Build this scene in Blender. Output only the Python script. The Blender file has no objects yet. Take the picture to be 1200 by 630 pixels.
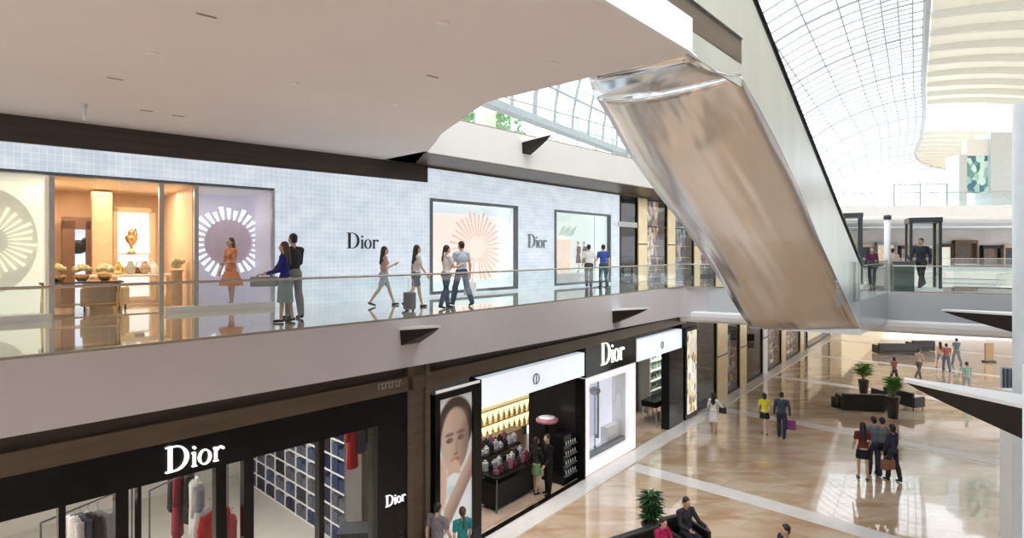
import bpy, bmesh, math, random
from mathutils import Vector, Matrix
PI = math.pi
R = math.radians
SC = bpy.context.scene
COL = SC.collection

# ------------------------------------------------------------------ camera, sky, sun, exposure
EYE = 7.2
FPX = 670.0
HOR = 296.0
cam = bpy.data.cameras.new('camera')
camo = bpy.data.objects.new('camera', cam)
COL.objects.link(camo)
camo.location = (0, 0, EYE)
camo.rotation_euler = (PI / 2, 0, 0)
cam.sensor_width = 36
cam.lens = 36 * FPX / 1200
cam.shift_y = -(315 - HOR) / 1200
cam.clip_end = 600
cam.clip_start = 0.05
SC.camera = camo

world = bpy.data.worlds.new('world')
SC.world = world
world.use_nodes = True
wn = world.node_tree.nodes
wn['Background'].inputs[0].default_value = (0.93, 0.965, 1.0, 1)
wn['Background'].inputs[1].default_value = 2.3

sun = bpy.data.lights.new('sun', 'SUN')
sun.energy = 1.8
sun.angle = R(35)
sun.color = (1, 0.97, 0.92)
suno = bpy.data.objects.new('sun', sun)
COL.objects.link(suno)
suno.rotation_euler = (R(28), R(12), R(20))

SC.view_settings.view_transform = 'Standard'
SC.view_settings.look = 'None'
SC.view_settings.gamma = 1
SC.view_settings.use_curve_mapping = False
SC.view_settings.exposure = 0.22
SC.cycles.max_bounces = 8
SC.cycles.transparent_max_bounces = 24
SC.cycles.caustics_reflective = False
SC.cycles.caustics_refractive = False

# ------------------------------------------------------------------ geometry helpers
G, L2, L3 = 0.0, 5.8, 11.0
CEIL2 = 9.94


def P(px, py, z):
    """point of the horizontal plane z seen at a pixel of the 1200x630 photograph"""
    Y = FPX * (EYE - z) / (py - HOR)
    return Vector(((px - 600) / FPX * Y, Y, z))


class Wall:
    """vertical plane; x runs along it to the right, y goes into it, z up"""
    def __init__(s, o, ang):
        s.o = Vector(o)
        s.u = Vector((math.sin(R(ang)), math.cos(R(ang))))
        s.v = Vector((-s.u.y, s.u.x))
        s.rz = math.atan2(s.u.y, s.u.x)

    def at(s, a, d=0, z=0):
        p = s.o + s.u * a + s.v * d
        return Vector((p.x, p.y, z))

    def s(s, px, d=0):
        k = (px - 600) / FPX
        o = s.o + s.v * d
        return (k * o.y - o.x) / (s.u.x - k * s.u.y)

    def z(s, px, py, d=0):
        a = s.s(px, d)
        Y = (s.o + s.v * d + s.u * a).y
        return EYE - (py - HOR) * Y / FPX


GL = Wall((-1.92, 12.9), 43.5)
GR = Wall((-1.92, 12.9), 38.7)
UL = Wall((-2.67, 17.9), 48.2)
UR = Wall((-2.67, 17.9), 41.8)


class MB:
    def __init__(s):
        s.v = []; s.f = []; s.m = []

    def add(s, vs, fs, m=0):
        n = len(s.v)
        s.v += [tuple(v) for v in vs]
        s.f += [tuple(i + n for i in f) for f in fs]
        s.m += [m] * len(fs)
        return s

    def box(s, x0, x1, y0, y1, z0, z1, m=0):
        return s.add([(x0, y0, z0), (x1, y0, z0), (x1, y1, z0), (x0, y1, z0), (x0, y0, z1), (x1, y0, z1), (x1, y1, z1), (x0, y1, z1)],
                     [(0, 3, 2, 1), (4, 5, 6, 7), (0, 1, 5, 4), (1, 2, 6, 5), (2, 3, 7, 6), (3, 0, 4, 7)], m)

    def prism(s, pts, z0, z1, m=0):
        """horizontal polygon (x,y) extruded z0..z1 ; z may be lists"""
        n = len(pts)
        a = z0 if isinstance(z0, (list, tuple)) else [z0] * n
        b = z1 if isinstance(z1, (list, tuple)) else [z1] * n
        vs = [(p[0], p[1], a[i]) for i, p in enumerate(pts)] + [(p[0], p[1], b[i]) for i, p in enumerate(pts)]
        fs = [tuple(range(n))[::-1], tuple(range(n, 2 * n))] + [(i, (i + 1) % n, n + (i + 1) % n, n + i) for i in range(n)]
        return s.add(vs, fs, m)

    def vprism(s, pts, y0, y1, m=0):
        """vertical polygon (x,z) extruded along y"""
        n = len(pts)
        vs = [(p[0], y0, p[1]) for p in pts] + [(p[0], y1, p[1]) for p in pts]
        fs = [tuple(range(n)), tuple(range(n, 2 * n))[::-1]] + [((i + 1) % n, i, n + i, n + (i + 1) % n) for i in range(n)]
        return s.add(vs, fs, m)

    def tube(s, pts, r, seg=8, m=0, squash=1.0):
        pts = [Vector(p) for p in pts]
        rs = r if isinstance(r, (list, tuple)) else [r] * len(pts)
        rings = []
        up0 = Vector((0, 0, 1))
        for i, p in enumerate(pts):
            t = (pts[min(i + 1, len(pts) - 1)] - pts[max(i - 1, 0)]).normalized()
            a = up0.cross(t)
            if a.length < 1e-3:
                a = Vector((1, 0, 0))
            a.normalize()
            b = t.cross(a)
            rings.append([p + (a * math.cos(2 * PI * k / seg) + b * math.sin(2 * PI * k / seg) * squash) * rs[i] for k in range(seg)])
        vs = [v for rg in rings for v in rg]
        fs = []
        for i in range(len(rings) - 1):
            for k in range(seg):
                fs.append((i * seg + k, i * seg + (k + 1) % seg, (i + 1) * seg + (k + 1) % seg, (i + 1) * seg + k))
        fs.append(tuple(range(seg))[::-1])
        fs.append(tuple(range((len(rings) - 1) * seg, len(rings) * seg)))
        return s.add(vs, fs, m)

    def lathe(s, prof, c=(0, 0, 0), seg=16, m=0, sx=1, sy=1):
        vs = []
        for r, z in prof:
            for k in range(seg):
                a = 2 * PI * k / seg
                vs.append((c[0] + r * sx * math.cos(a), c[1] + r * sy * math.sin(a), c[2] + z))
        fs = []
        for i in range(len(prof) - 1):
            for k in range(seg):
                fs.append((i * seg + k, i * seg + (k + 1) % seg, (i + 1) * seg + (k + 1) % seg, (i + 1) * seg + k))
        fs.append(tuple(range(seg))[::-1])
        fs.append(tuple(range((len(prof) - 1) * seg, len(prof) * seg)))
        return s.add(vs, fs, m)

    def ball(s, c, r, seg=12, rings=8, m=0, rot=None):
        rx, ry, rz = r if isinstance(r, (list, tuple)) else (r, r, r)
        vs = []; c = Vector(c)
        for i in range(1, rings):
            t = PI * i / rings
            for k in range(seg):
                a = 2 * PI * k / seg
                v = Vector((rx * math.sin(t) * math.cos(a), ry * math.sin(t) * math.sin(a), -rz * math.cos(t)))
                if rot: v = rot @ v
                vs.append(c + v)
        lo = Vector((0, 0, -rz)); hi = Vector((0, 0, rz))
        if rot: lo = rot @ lo; hi = rot @ hi
        vs += [c + lo, c + hi]
        n = len(vs); fs = []
        for i in range(rings - 2):
            for k in range(seg):
                fs.append((i * seg + k, i * seg + (k + 1) % seg, (i + 1) * seg + (k + 1) % seg, (i + 1) * seg + k))
        for k in range(seg):
            fs.append((n - 2, (k + 1) % seg, k))
            fs.append((n - 1, (rings - 2) * seg + k, (rings - 2) * seg + (k + 1) % seg))
        return s.add(vs, fs, m)

    def cap(s, a, b, ra, rb, seg=12):
        """closed tapered limb with round ends"""
        a = Vector(a); b = Vector(b); d = (b - a)
        L = d.length; t = d / max(L, 1e-6)
        pts = []; rs = []
        for q in (-1, -.8, -.45):
            pts.append(a + t * ra * q); rs.append(ra * math.sqrt(max(0.0009, 1 - q * q)))
        for q in (0, .35, .7, 1):
            pts.append(a + d * q); rs.append(ra + (rb - ra) * q)
        for q in (.45, .8, 1):
            pts.append(b + t * rb * q); rs.append(rb * math.sqrt(max(0.0009, 1 - q * q)))
        return s.tube(pts, rs, seg)

    def build(s, name, mats, parent=None, smooth=False, loc=None, rz=None, bevel=0):
        me = bpy.data.meshes.new(name)
        me.from_pydata(s.v, [], s.f)
        if not isinstance(mats, (list, tuple)):
            mats = [mats]
        for m in mats:
            me.materials.append(m)
        if len(mats) > 1:
            me.polygons.foreach_set('material_index', s.m)
        bm = bmesh.new(); bm.from_mesh(me)
        bmesh.ops.recalc_face_normals(bm, faces=bm.faces)
        bm.to_mesh(me); bm.free()
        if smooth:
            me.polygons.foreach_set('use_smooth', [True] * len(me.polygons))
        o = bpy.data.objects.new(name, me)
        COL.objects.link(o)
        if parent: o.parent = parent
        if loc is not None: o.location = loc
        if rz is not None: o.rotation_euler.z = rz
        if bevel:
            md = o.modifiers.new('bevel', 'BEVEL'); md.width = bevel; md.segments = 2; md.limit_method = 'ANGLE'
        return o


def tag(o, label=None, cat=None, group=None, kind=None):
    if label: o['label'] = label
    if cat: o['category'] = cat
    if group: o['group'] = group
    if kind: o['kind'] = kind
    return o


def thing(name, label, cat, loc=(0, 0, 0), rz=0, group=None):
    o = bpy.data.objects.new(name, None)
    COL.objects.link(o)
    o.location = loc; o.rotation_euler.z = rz
    o.empty_display_size = 0.2
    return tag(o, label, cat, group)


def dup(root, loc, rz=None, label=None, group=None, scale=None):
    r = root.copy(); COL.objects.link(r); r.location = loc
    if rz is not None: r.rotation_euler.z = rz
    if label: r['label'] = label
    if group: r['group'] = group
    if scale: r.scale = scale if isinstance(scale, (list, tuple)) else (scale,) * 3
    for ch in list(root.children):
        c = ch.copy(); COL.objects.link(c); c.parent = r
        for g in list(ch.children):
            d = g.copy(); COL.objects.link(d); d.parent = c
    return r


def struct(o):
    o['kind'] = 'structure'
    return o


def area(name, loc, size, energy, color=(1, 1, 1), rot=(0, 0, 0), sy=None):
    l = bpy.data.lights.new(name, 'AREA'); l.energy = energy; l.color = color
    l.size = size
    if sy: l.shape = 'RECTANGLE'; l.size_y = sy
    o = bpy.data.objects.new(name, l); COL.objects.link(o); o.location = loc; o.rotation_euler = rot
    return o

# ------------------------------------------------------------------ materials
MC = {}


def mat(name, color=(.8, .8, .8), rough=.5, metal=0.0, var=0.06, scale=6.0, emit=0.0, ecol=None, spec=0.5, bump=0.0, stretch=None, coat=0.0):
    if name in MC: return MC[name]
    m = bpy.data.materials.new(name); m.use_nodes = True
    nt = m.node_tree; n = nt.nodes; b = n['Principled BSDF']
    tc = n.new('ShaderNodeTexCoord'); no = n.new('ShaderNodeTexNoise')
    no.inputs['Scale'].default_value = scale; no.inputs['Detail'].default_value = 3
    if stretch:
        mp = n.new('ShaderNodeMapping'); mp.inputs['Scale'].default_value = stretch
        nt.links.new(tc.outputs['Object'], mp.inputs[0]); nt.links.new(mp.outputs[0], no.inputs['Vector'])
    else:
        nt.links.new(tc.outputs['Object'], no.inputs['Vector'])
    cr = n.new('ShaderNodeValToRGB')
    c = Vector(color[:3])
    cr.color_ramp.elements[0].position = .3; cr.color_ramp.elements[1].position = .7
    cr.color_ramp.elements[0].color = (*[max(0, x * (1 - var)) for x in c], 1)
    cr.color_ramp.elements[1].color = (*[min(1, x * (1 + var)) for x in c], 1)
    nt.links.new(no.outputs['Fac'], cr.inputs[0]); nt.links.new(cr.outputs[0], b.inputs['Base Color'])
    b.inputs['Roughness'].default_value = rough; b.inputs['Metallic'].default_value = metal
    b.inputs['Specular IOR Level'].default_value = spec
    b.inputs['Coat Weight'].default_value = coat
    if bump:
        bp = n.new('ShaderNodeBump'); bp.inputs['Strength'].default_value = bump; bp.inputs['Distance'].default_value = .02
        nt.links.new(no.outputs['Fac'], bp.inputs['Height']); nt.links.new(bp.outputs[0], b.inputs['Normal'])
    if emit:
        b.inputs['Emission Color'].default_value = (*(ecol or color)[:3], 1)
        b.inputs['Emission Strength'].default_value = emit
    MC[name] = m
    return m


def glass_mat(name, tint=(.93, .97, .96), refl=.10, rough=.02):
    m = bpy.data.materials.new(name); m.use_nodes = True
    nt = m.node_tree; n = nt.nodes; n.remove(n['Principled BSDF'])
    tr = n.new('ShaderNodeBsdfTransparent'); tr.inputs[0].default_value = (*tint, 1)
    gl = n.new('ShaderNodeBsdfGlossy'); gl.inputs['Roughness'].default_value = rough
    fa = n.new('ShaderNodeLayerWeight'); fa.inputs['Blend'].default_value = .5
    pw = n.new('ShaderNodeMath'); pw.operation = 'POWER'; pw.inputs[1].default_value = 5
    nt.links.new(fa.outputs['Facing'], pw.inputs[0])
    lw = n.new('ShaderNodeMath'); lw.operation = 'MULTIPLY_ADD'; lw.inputs[1].default_value = .96; lw.inputs[2].default_value = .04
    nt.links.new(pw.outputs[0], lw.inputs[0])
    mm = n.new('ShaderNodeMath'); mm.operation = 'MULTIPLY'; mm.inputs[1].default_value = min(1, refl / .04)
    cl = n.new('ShaderNodeClamp'); cl.inputs['Max'].default_value = .75
    mx = n.new('ShaderNodeMixShader')
    nt.links.new(lw.outputs[0], mm.inputs[0]); nt.links.new(mm.outputs[0], cl.inputs[0]); nt.links.new(cl.outputs[0], mx.inputs[0])
    nt.links.new(tr.outputs[0], mx.inputs[1]); nt.links.new(gl.outputs[0], mx.inputs[2])
    nt.links.new(mx.outputs[0], n['Material Output'].inputs[0])
    MC[name] = m
    return m


def litblock_mat(name):
    m = bpy.data.materials.new(name); m.use_nodes = True
    nt = m.node_tree; n = nt.nodes; b = n['Principled BSDF']
    tc = n.new('ShaderNodeTexCoord'); sp = n.new('ShaderNodeSeparateXYZ'); cb = n.new('ShaderNodeCombineXYZ')
    nt.links.new(tc.outputs['Object'], sp.inputs[0])
    nt.links.new(sp.outputs['X'], cb.inputs['X']); nt.links.new(sp.outputs['Z'], cb.inputs['Y'])
    br = n.new('ShaderNodeTexBrick'); br.offset = 0.0
    br.inputs['Scale'].default_value = 1.0
    br.inputs['Brick Width'].default_value = .13; br.inputs['Row Height'].default_value = .13
    br.inputs['Mortar Size'].default_value = .012; br.inputs['Mortar Smooth'].default_value = .4
    br.inputs['Color1'].default_value = (.64, .73, .83, 1); br.inputs['Color2'].default_value = (.70, .785, .875, 1)
    br.inputs['Mortar'].default_value = (.83, .89, .94, 1)
    nt.links.new(cb.outputs[0], br.inputs['Vector'])
    no = n.new('ShaderNodeTexNoise'); no.inputs['Scale'].default_value = 1.0; no.inputs['Detail'].default_value = 4
    mp = n.new('ShaderNodeMapping'); mp.inputs['Scale'].default_value = (1.6, 1, 2.6)
    nt.links.new(tc.outputs['Object'], mp.inputs[0]); nt.links.new(mp.outputs[0], no.inputs['Vector'])
    cr = n.new('ShaderNodeValToRGB')
    cr.color_ramp.elements[0].position = .35; cr.color_ramp.elements[0].color = (.86, .9, .93, 1)
    cr.color_ramp.elements[1].position = .62; cr.color_ramp.elements[1].color = (1.08, 1.06, 1.05, 1)
    mu = n.new('ShaderNodeMix'); mu.data_type = 'RGBA'; mu.blend_type = 'MULTIPLY'; mu.inputs[0].default_value = 1
    nt.links.new(no.outputs['Fac'], cr.inputs[0])
    nt.links.new(br.outputs['Color'], mu.inputs[6]); nt.links.new(cr.outputs[0], mu.inputs[7])
    nt.links.new(mu.outputs[2], b.inputs['Emission Color'])
    b.inputs['Emission Strength'].default_value = .68
    b.inputs['Base Color'].default_value = (.22, .25, .28, 1)
    b.inputs['Roughness'].default_value = .25
    MC[name] = m
    return m


def floor_mat(name, c1, c2, c3, tile=1.0, ang=0, rough=.1):
    m = bpy.data.materials.new(name); m.use_nodes = True
    nt = m.node_tree; n = nt.nodes; b = n['Principled BSDF']
    tc = n.new('ShaderNodeTexCoord'); mp = n.new('ShaderNodeMapping'); mp.inputs['Rotation'].default_value = (0, 0, ang)
    nt.links.new(tc.outputs['Object'], mp.inputs[0])
    br = n.new('ShaderNodeTexBrick'); br.inputs['Scale'].default_value = 1
    br.inputs['Brick Width'].default_value = tile * 1.6; br.inputs['Row Height'].default_value = tile * .8
    br.inputs['Mortar Size'].default_value = .008
    br.inputs['Color1'].default_value = (*c1, 1); br.inputs['Color2'].default_value = (*c2, 1)
    br.inputs['Mortar'].default_value = (*[x * .82 for x in c1], 1)
    nt.links.new(mp.outputs[0], br.inputs['Vector'])
    no = n.new('ShaderNodeTexNoise'); no.inputs['Scale'].default_value = .55; no.inputs['Detail'].default_value = 6
    no.inputs['Distortion'].default_value = .8
    mp2 = n.new('ShaderNodeMapping'); mp2.inputs['Rotation'].default_value = (0, 0, ang); mp2.inputs['Scale'].default_value = (1, 3.0, 1)
    nt.links.new(tc.outputs['Object'], mp2.inputs[0]); nt.links.new(mp2.outputs[0], no.inputs['Vector'])
    cr = n.new('ShaderNodeValToRGB')
    cr.color_ramp.elements[0].position = .40; cr.color_ramp.elements[0].color = (0, 0, 0, 1)
    cr.color_ramp.elements[1].position = .66; cr.color_ramp.elements[1].color = (1, 1, 1, 1)
    mx = n.new('ShaderNodeMix'); mx.data_type = 'RGBA'; mx.inputs[7].default_value = (*c3, 1)
    nt.links.new(no.outputs['Fac'], cr.inputs[0]); nt.links.new(cr.outputs[0], mx.inputs[0])
    nt.links.new(br.outputs['Color'], mx.inputs[6]); nt.links.new(mx.outputs[2], b.inputs['Base Color'])
    b.inputs['Roughness'].default_value = rough
    b.inputs['Coat Weight'].default_value = 1; b.inputs['Coat IOR'].default_value = 1.75; b.inputs['Coat Roughness'].default_value = .03
    MC[name] = m
    return m


M_floor = floor_mat('polished_marble', (.74, .555, .38), (.84, .70, .53), (.58, .365, .21), 1.1, R(51), .16)
M_floor2 = floor_mat('upper_marble', (.72, .66, .56), (.78, .72, .62), (.62, .54, .44), 1.0, R(48), .07)
M_band = mat('white_marble_band', (.88, .84, .80), .12, var=.04, scale=3)
M_soffit = mat('soffit_paint', (.84, .795, .81), .6, var=.015, scale=.6)
M_fascia = mat('fascia_panel', (.60, .57, .60), .42, var=.02, scale=1.0)
M_fasciaW = mat('fascia_white', (.83, .84, .85), .4, var=.02, scale=1.0)
M_white = mat('white_paint', (.86, .86, .86), .4, var=.02)
M_brown = mat('bronze_cladding', (.062, .048, .038), .4, .2, var=.2, scale=2, stretch=(.4, .4, 5))
M_brown2 = mat('bronze_beam', (.115, .086, .060), .4, .2, var=.16, scale=2, stretch=(.4, .4, 4))
M_dark = mat('dark_recess', (.055, .047, .042), .5, var=.1)
M_black = mat('black_gloss', (.009, .009, .010), .12, var=.1, spec=.25)
M_blackm = mat('black_matt', (.012, .012, .013), .5, var=.1, spec=.25)
M_frame = mat('grey_metal_frame', (.16, .19, .21), .35, .6, var=.06)
M_steel = mat('brushed_steel', (.78, .80, .80), .2, 1.0, var=.04, scale=3, bump=.03, stretch=(8, 8, .6))
M_rail = mat('handrail_steel', (.50, .46, .40), .25, .9)
M_glass = glass_mat('clear_glass', (.955, .982, .975), .035)
M_shop = glass_mat('shop_glass', (.98, .985, .985), .03)
M_vglass = glass_mat('vault_glass', (.98, .99, 1.0), .02)
M_lit = litblock_mat('lit_glass_block')
M_gold = mat('gold_column', (.74, .60, .36), .28, .6, var=.08, scale=3)
M_cream = mat('cream_plaster', (.74, .70, .62), .6, var=.03)
M_creamroof = mat('cream_roof', (.70, .68, .57), .6, var=.03, emit=0)
M_ribw = mat('white_steel_rib', (.42, .46, .50), .5)
M_mesh = mat('pale_louvre', (.48, .56, .62), .5)
M_leather = mat('black_leather', (.022, .02, .02), .38, var=.2, bump=.1)
M_pot = mat('dark_pot', (.03, .025, .023), .35)
M_leaf = mat('leaf_green', (.16, .36, .06), .45, var=.35, scale=20)
M_leafd = mat('leaf_dark_green', (.04, .13, .045), .45, var=.35, scale=20)
M_stem = mat('plant_stem', (.12, .09, .04), .7)
M_letterk = mat('black_letter', (.03, .035, .045), .3)
M_letterg = mat('grey_letter', (.22, .27, .31), .3)
M_letterw = mat('lit_white_letter', (.95, .95, .95), .4, emit=.85, ecol=(1, 1, 1))
M_signw = mat('lit_sign_white', (.8, .85, .9), .3, var=.03, emit=.55, ecol=(.80, .88, .97))

# ------------------------------------------------------------------ setting
lamp_room = area


def mirror_bronze():
    m = bpy.data.materials.new('mirror_bronze'); m.use_nodes = True
    nt = m.node_tree; n = nt.nodes; b = n['Principled BSDF']
    tc = n.new('ShaderNodeTexCoord'); mp = n.new('ShaderNodeMapping'); mp.inputs['Scale'].default_value = (.9, .12, .5)
    no = n.new('ShaderNodeTexNoise'); no.inputs['Scale'].default_value = 1.6; no.inputs['Detail'].default_value = 2
    nt.links.new(tc.outputs['UV'], mp.inputs[0]); nt.links.new(mp.outputs[0], no.inputs['Vector'])
    bp = n.new('ShaderNodeBump'); bp.inputs['Strength'].default_value = .25; bp.inputs['Distance'].default_value = .3
    nt.links.new(no.outputs['Fac'], bp.inputs['Height']); nt.links.new(bp.outputs[0], b.inputs['Normal'])
    b.inputs['Base Color'].default_value = (.76, .725, .70, 1)
    b.inputs['Metallic'].default_value = 1; b.inputs['Roughness'].default_value = .27
    return m


M_bronze = mirror_bronze()

# ground floor
mb = MB(); mb.box(-30, 140, -15, 150, -.3, 0)
struct(mb.build('floor', M_floor))
# white cross bands and the curb strip along the shopfronts
mb = MB()
for t in (-9.3, -.3, 8.7, 17.7, 26.7, 35.7, 44.7, 53.7):
    n = 24; w = .34
    L = []; Rr = []
    for i in range(n + 1):
        d = .7 + 26 * i / n
        b = .012 * d * d * .6
        a = GR.at(t - w - b, -d); c = GR.at(t + w - b, -d)
        L.append((a.x, a.y)); Rr.append((c.x, c.y))
    for i in range(n):
        mb.prism([L[i], L[i + 1], Rr[i + 1], Rr[i]], .0, .006)
struct(mb.build('trim_1', M_band))
mb = MB()
pts_in = [GL.at(-12, 0), GR.at(0, 0), GR.at(60, 0)]
pts_out = [GL.at(-12, -.62), GR.at(-.03, -.62), GR.at(60, -.62)]
for i in range(2):
    mb.prism([pts_in[i][:2], pts_in[i + 1][:2], pts_out[i + 1][:2], pts_out[i][:2]], 0, .03)
struct(mb.build('trim_2', M_band))

# upper walkway slab (level 2): outer edge 0.35 m out from the shopfronts below
E0 = GL.at(-14, -.35); E1 = GR.at(0.02, -.35)
s_c = GR.s(803, -.35)
E2 = GR.at(s_c, -.35)
BR = Wall((E2.x, E2.y), 90 + 27)          # near face of the cross bridge
BRn = 13.5
edge = [E0, E1]
N = 6
for i in range(1, N):
    edge.append(E1.lerp(E2, i / N))
# rounded inner corner
cA = GR.at(s_c - .8, -.35); cB = BR.at(.9)
edge.append(cA)
for i in range(1, 7):
    t = i / 7
    edge.append(cA * (1 - t) ** 2 + E2 * 2 * t * (1 - t) + cB * t * t)
edge.append(cB)
bridge_end = BR.at(BRn)
edge.append(bridge_end)
edge = [Vector((p.x, p.y, 0)) for p in edge]


def edge_low(p):
    """bottom of the fascia: 1.0 m thick on the left growing to 1.35 m by the bridge"""
    d = (Vector((p.x, p.y)) - Vector((E1.x, E1.y))).length
    if (p - E1).dot(Vector((GR.u.x, GR.u.y, 0))) < 0: return L2 - 1.0
    return L2 - 1.02 - .014 * d


# slab body: rear polygon
back = [BR.at(BRn, 4.6), BR.at(4.5, 4.6), GR.at(60, -.35), GR.at(60, 9), GR.at(0, 9), GL.at(-14, 9)]
mb = MB()
poly = [(p.x, p.y) for p in edge] + [(p.x, p.y) for p in back]
lo = [edge_low(p) for p in edge] + [L2 - 1.1] * len(back)
mb.prism(poly, [l + .0 for l in lo], L2 - .012)
slab = struct(mb.build('upper_floor_slab', M_fascia))
mb = MB(); mb.prism(poly, L2 - .012, L2)
struct(mb.build('upper_floor', M_floor2))
# metallic face of the bridge and white lower lip
mb = MB()
mb.prism([BR.at(.9, -.02)[:2], BR.at(BRn, -.02)[:2], BR.at(BRn, .05)[:2], BR.at(.9, .05)[:2]], L2 - .98, L2 - .02)
struct(mb.build('bridge_fascia', mat('bridge_fascia_panel', (.50, .545, .58), .3, .3, var=.03, scale=.8)))
mb = MB()
for i in range(8):
    a = (i / 8) * PI / 2; b = ((i + 1) / 8) * PI / 2
    pass
prof = [(.0, -.99), (-.10, -1.0), (-.16, -1.06), (-.16, -1.2), (-.10, -1.36), (.1, -1.46), (.6, -1.5), (.6, -.99)]
vs = []
for s_ in (-.2, BRn):
    for d, z in prof:
        q = BR.at(s_, d, L2 + z); vs.append(q)
n = len(prof)
mb.add(vs, [(i, (i + 1) % n, n + (i + 1) % n, n + i) for i in range(n)] + [tuple(range(n)), tuple(range(n, 2 * n))])
struct(mb.build('trim_3', M_fasciaW, smooth=False))

# bronze beam under the slab, recessed to the shopfront plane
mb = MB()
for W, a, b in ((GL, -14, 0), (GR, 0, 14.9)):
    mb.prism([W.at(a, -.10)[:2], W.at(b, -.10)[:2], W.at(b, .3)[:2], W.at(a, .3)[:2]], 4.2, 4.52, 0)
    mb.prism([W.at(a, .02)[:2], W.at(b, .02)[:2], W.at(b, .3)[:2], W.at(a, .3)[:2]], 4.52, 4.86, 1)  # darker bronze here paints in the shadow line under the soffit
struct(mb.build('trim_4', [M_brown2, M_brown]))

# pink-white ceiling over the upper walkway with the landing platform that juts into the atrium
cf0 = P(501, 178, CEIL2)
far_fascia_end = P(757, 219, CEIL2)
fdir = (far_fascia_end - cf0).normalized()
ff2 = cf0 + fdir * 26
plat = [P(510, 167, CEIL2), P(517, 157, CEIL2), P(527, 149.5, CEIL2), P(540, 141, CEIL2), P(553, 131, CEIL2), P(568, 121, CEIL2), P(583, 116, CEIL2), P(600, 112.5, CEIL2), P(640, 103, CEIL2), P(690, 91, CEIL2)]
corner = P(810, 62, CEIL2)
uu = Vector((.667, .745, 0))
nearline = [corner, corner - uu * 22]
leftw = UL.at(-22)
wallend = UL.at(-.45)
ceil_poly = [leftw, wallend, cf0] + plat + nearline
mb = MB(); mb.prism([(p.x, p.y) for p in ceil_poly], CEIL2, CEIL2 + .47)
struct(mb.build('ceiling', M_soffit))
# front edge panel of the platform
mb = MB()
vv = Vector((.745, -.667, 0))
a = corner; b = corner - uu * 22
mb.prism([(a + vv * .02)[:2], (b + vv * .02)[:2], (b - vv * .04)[:2], (a - vv * .04)[:2]], CEIL2 - .005, CEIL2 + .47)
struct(mb.build('trim_5', M_fasciaW))
mb = MB(); mb.prism([(p.x, p.y) for p in [leftw, wallend, cf0] + plat + [corner - vv * .15, b - vv * .15]], CEIL2 + .47, L3)
struct(mb.build('level_three_floor', M_brown2))
# level three fascia on the right of the platform
fn = Vector((fdir.y, -fdir.x, 0))
mb = MB()
a = cf0 - fdir * .1; b = ff2
mb.prism([a[:2], b[:2], (b - fn * 3.2)[:2], (a - fn * 1.9)[:2]], CEIL2, L3 - .02)
struct(mb.build('level_three_fascia', [mat('level_three_panel', (.72, .71, .69), .45, var=.02, scale=1)]))
mb = MB()
a2 = cf0 - fn * .12; b2 = b - fn * .12
mb.prism([a2[:2], b2[:2], (b - fn * 3.3)[:2], (wallend)[:2]], CEIL2 - .012, CEIL2 - .002)
struct(mb.build('trim_6', M_brown2))

# level two walls : lit glass block facade with openings
sw = UL.s(323); st = 8.87


def wall_piece(mb, W, s0, s1, z0, z1, d0=0, d1=.25):
    mb.box(s0, s1, d0, d1, z0, z1)


def wframe(name, mb, mats, W, **k):
    return mb.build(name, mats, loc=(W.o.x, W.o.y, 0), rz=W.rz, **k)


mb = MB()
wall_piece(mb, UL, -22, sw, st, 9.4)
wall_piece(mb, UL, -22, UL.s(-62), L2, st)
wall_piece(mb, UL, sw, 0, L2, 9.4)
struct(wframe('wall_left', mb, M_lit, UL))
w1a, w1b = UR.s(503.5), UR.s(606)
w2a, w2b = UR.s(649.5), UR.s(715)
wt, wb_ = 8.92, L2 + .08
wend = UR.s(726)
mb = MB()
wall_piece(mb, UR, 0, wend, wt, 9.86)
wall_piece(mb, UR, 0, w1a, L2, wt)
wall_piece(mb, UR, w1b, w2a, L2, wt)
wall_piece(mb, UR, w2b, wend, L2, wt)
wall_piece(mb, UR, w1a, w1b, L2, wb_)
wall_piece(mb, UR, w2a, w2b, L2, wb_)
struct(wframe('wall_right', mb, M_lit, UR))
mb = MB()
mb.box(-22, -.28, -.06, .3, 9.4, CEIL2)
struct(wframe('trim_7', mb, M_brown, UL))
mb = MB(); mb.box(-.3, .0, -.06, .3, 9.4, CEIL2)
struct(wframe('trim_8', mb, M_brown, UL))


def room(W, s0, s1, d0, d1, z0, z1, mw, mf, mc=None, names='shop', left=True, right=True):
    mb = MB(); mb.box(s0, s1, d1, d1 + .1, z0, z1); struct(wframe('wall_' + names + '_back', mb, mw, W))
    if left:
        mb = MB(); mb.box(s0 - .1, s0, d0, d1 + .1, z0, z1); struct(wframe('wall_' + names + '_left', mb, mw, W))
    if right:
        mb = MB(); mb.box(s1, s1 + .1, d0, d1 + .1, z0, z1); struct(wframe('wall_' + names + '_right', mb, mw, W))
    mb = MB(); mb.box(s0, s1, d0, d1, z0 + .004, z0 + .02); struct(wframe('floor_' + names, mb, mf, W))
    mb = MB(); mb.box(s0, s1, d0, d1, z1 - .06, z1 + .0); struct(wframe('ceiling_' + names, mb, mc or mw, W))


def wthing(W, name, label, cat, s, d, z, group=None, rz=0):
    p = W.at(s, d, z)
    return thing(name, label, cat, p, W.rz + rz, group)


# ------------------------------------------------------------------ lettering (serif capitals drawn as polygons)
def arcp(cx, cz, rx, rz, a0, a1, n=18):
    return [(cx + rx * math.cos(R(a0 + (a1 - a0) * i / n)), cz + rz * math.sin(R(a0 + (a1 - a0) * i / n))) for i in range(n + 1)]


def strip(mb, outer, inner, y0, y1):
    for i in range(len(outer) - 1):
        mb.vprism([outer[i], outer[i + 1], inner[i + 1], inner[i]], y0, y1)


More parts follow.
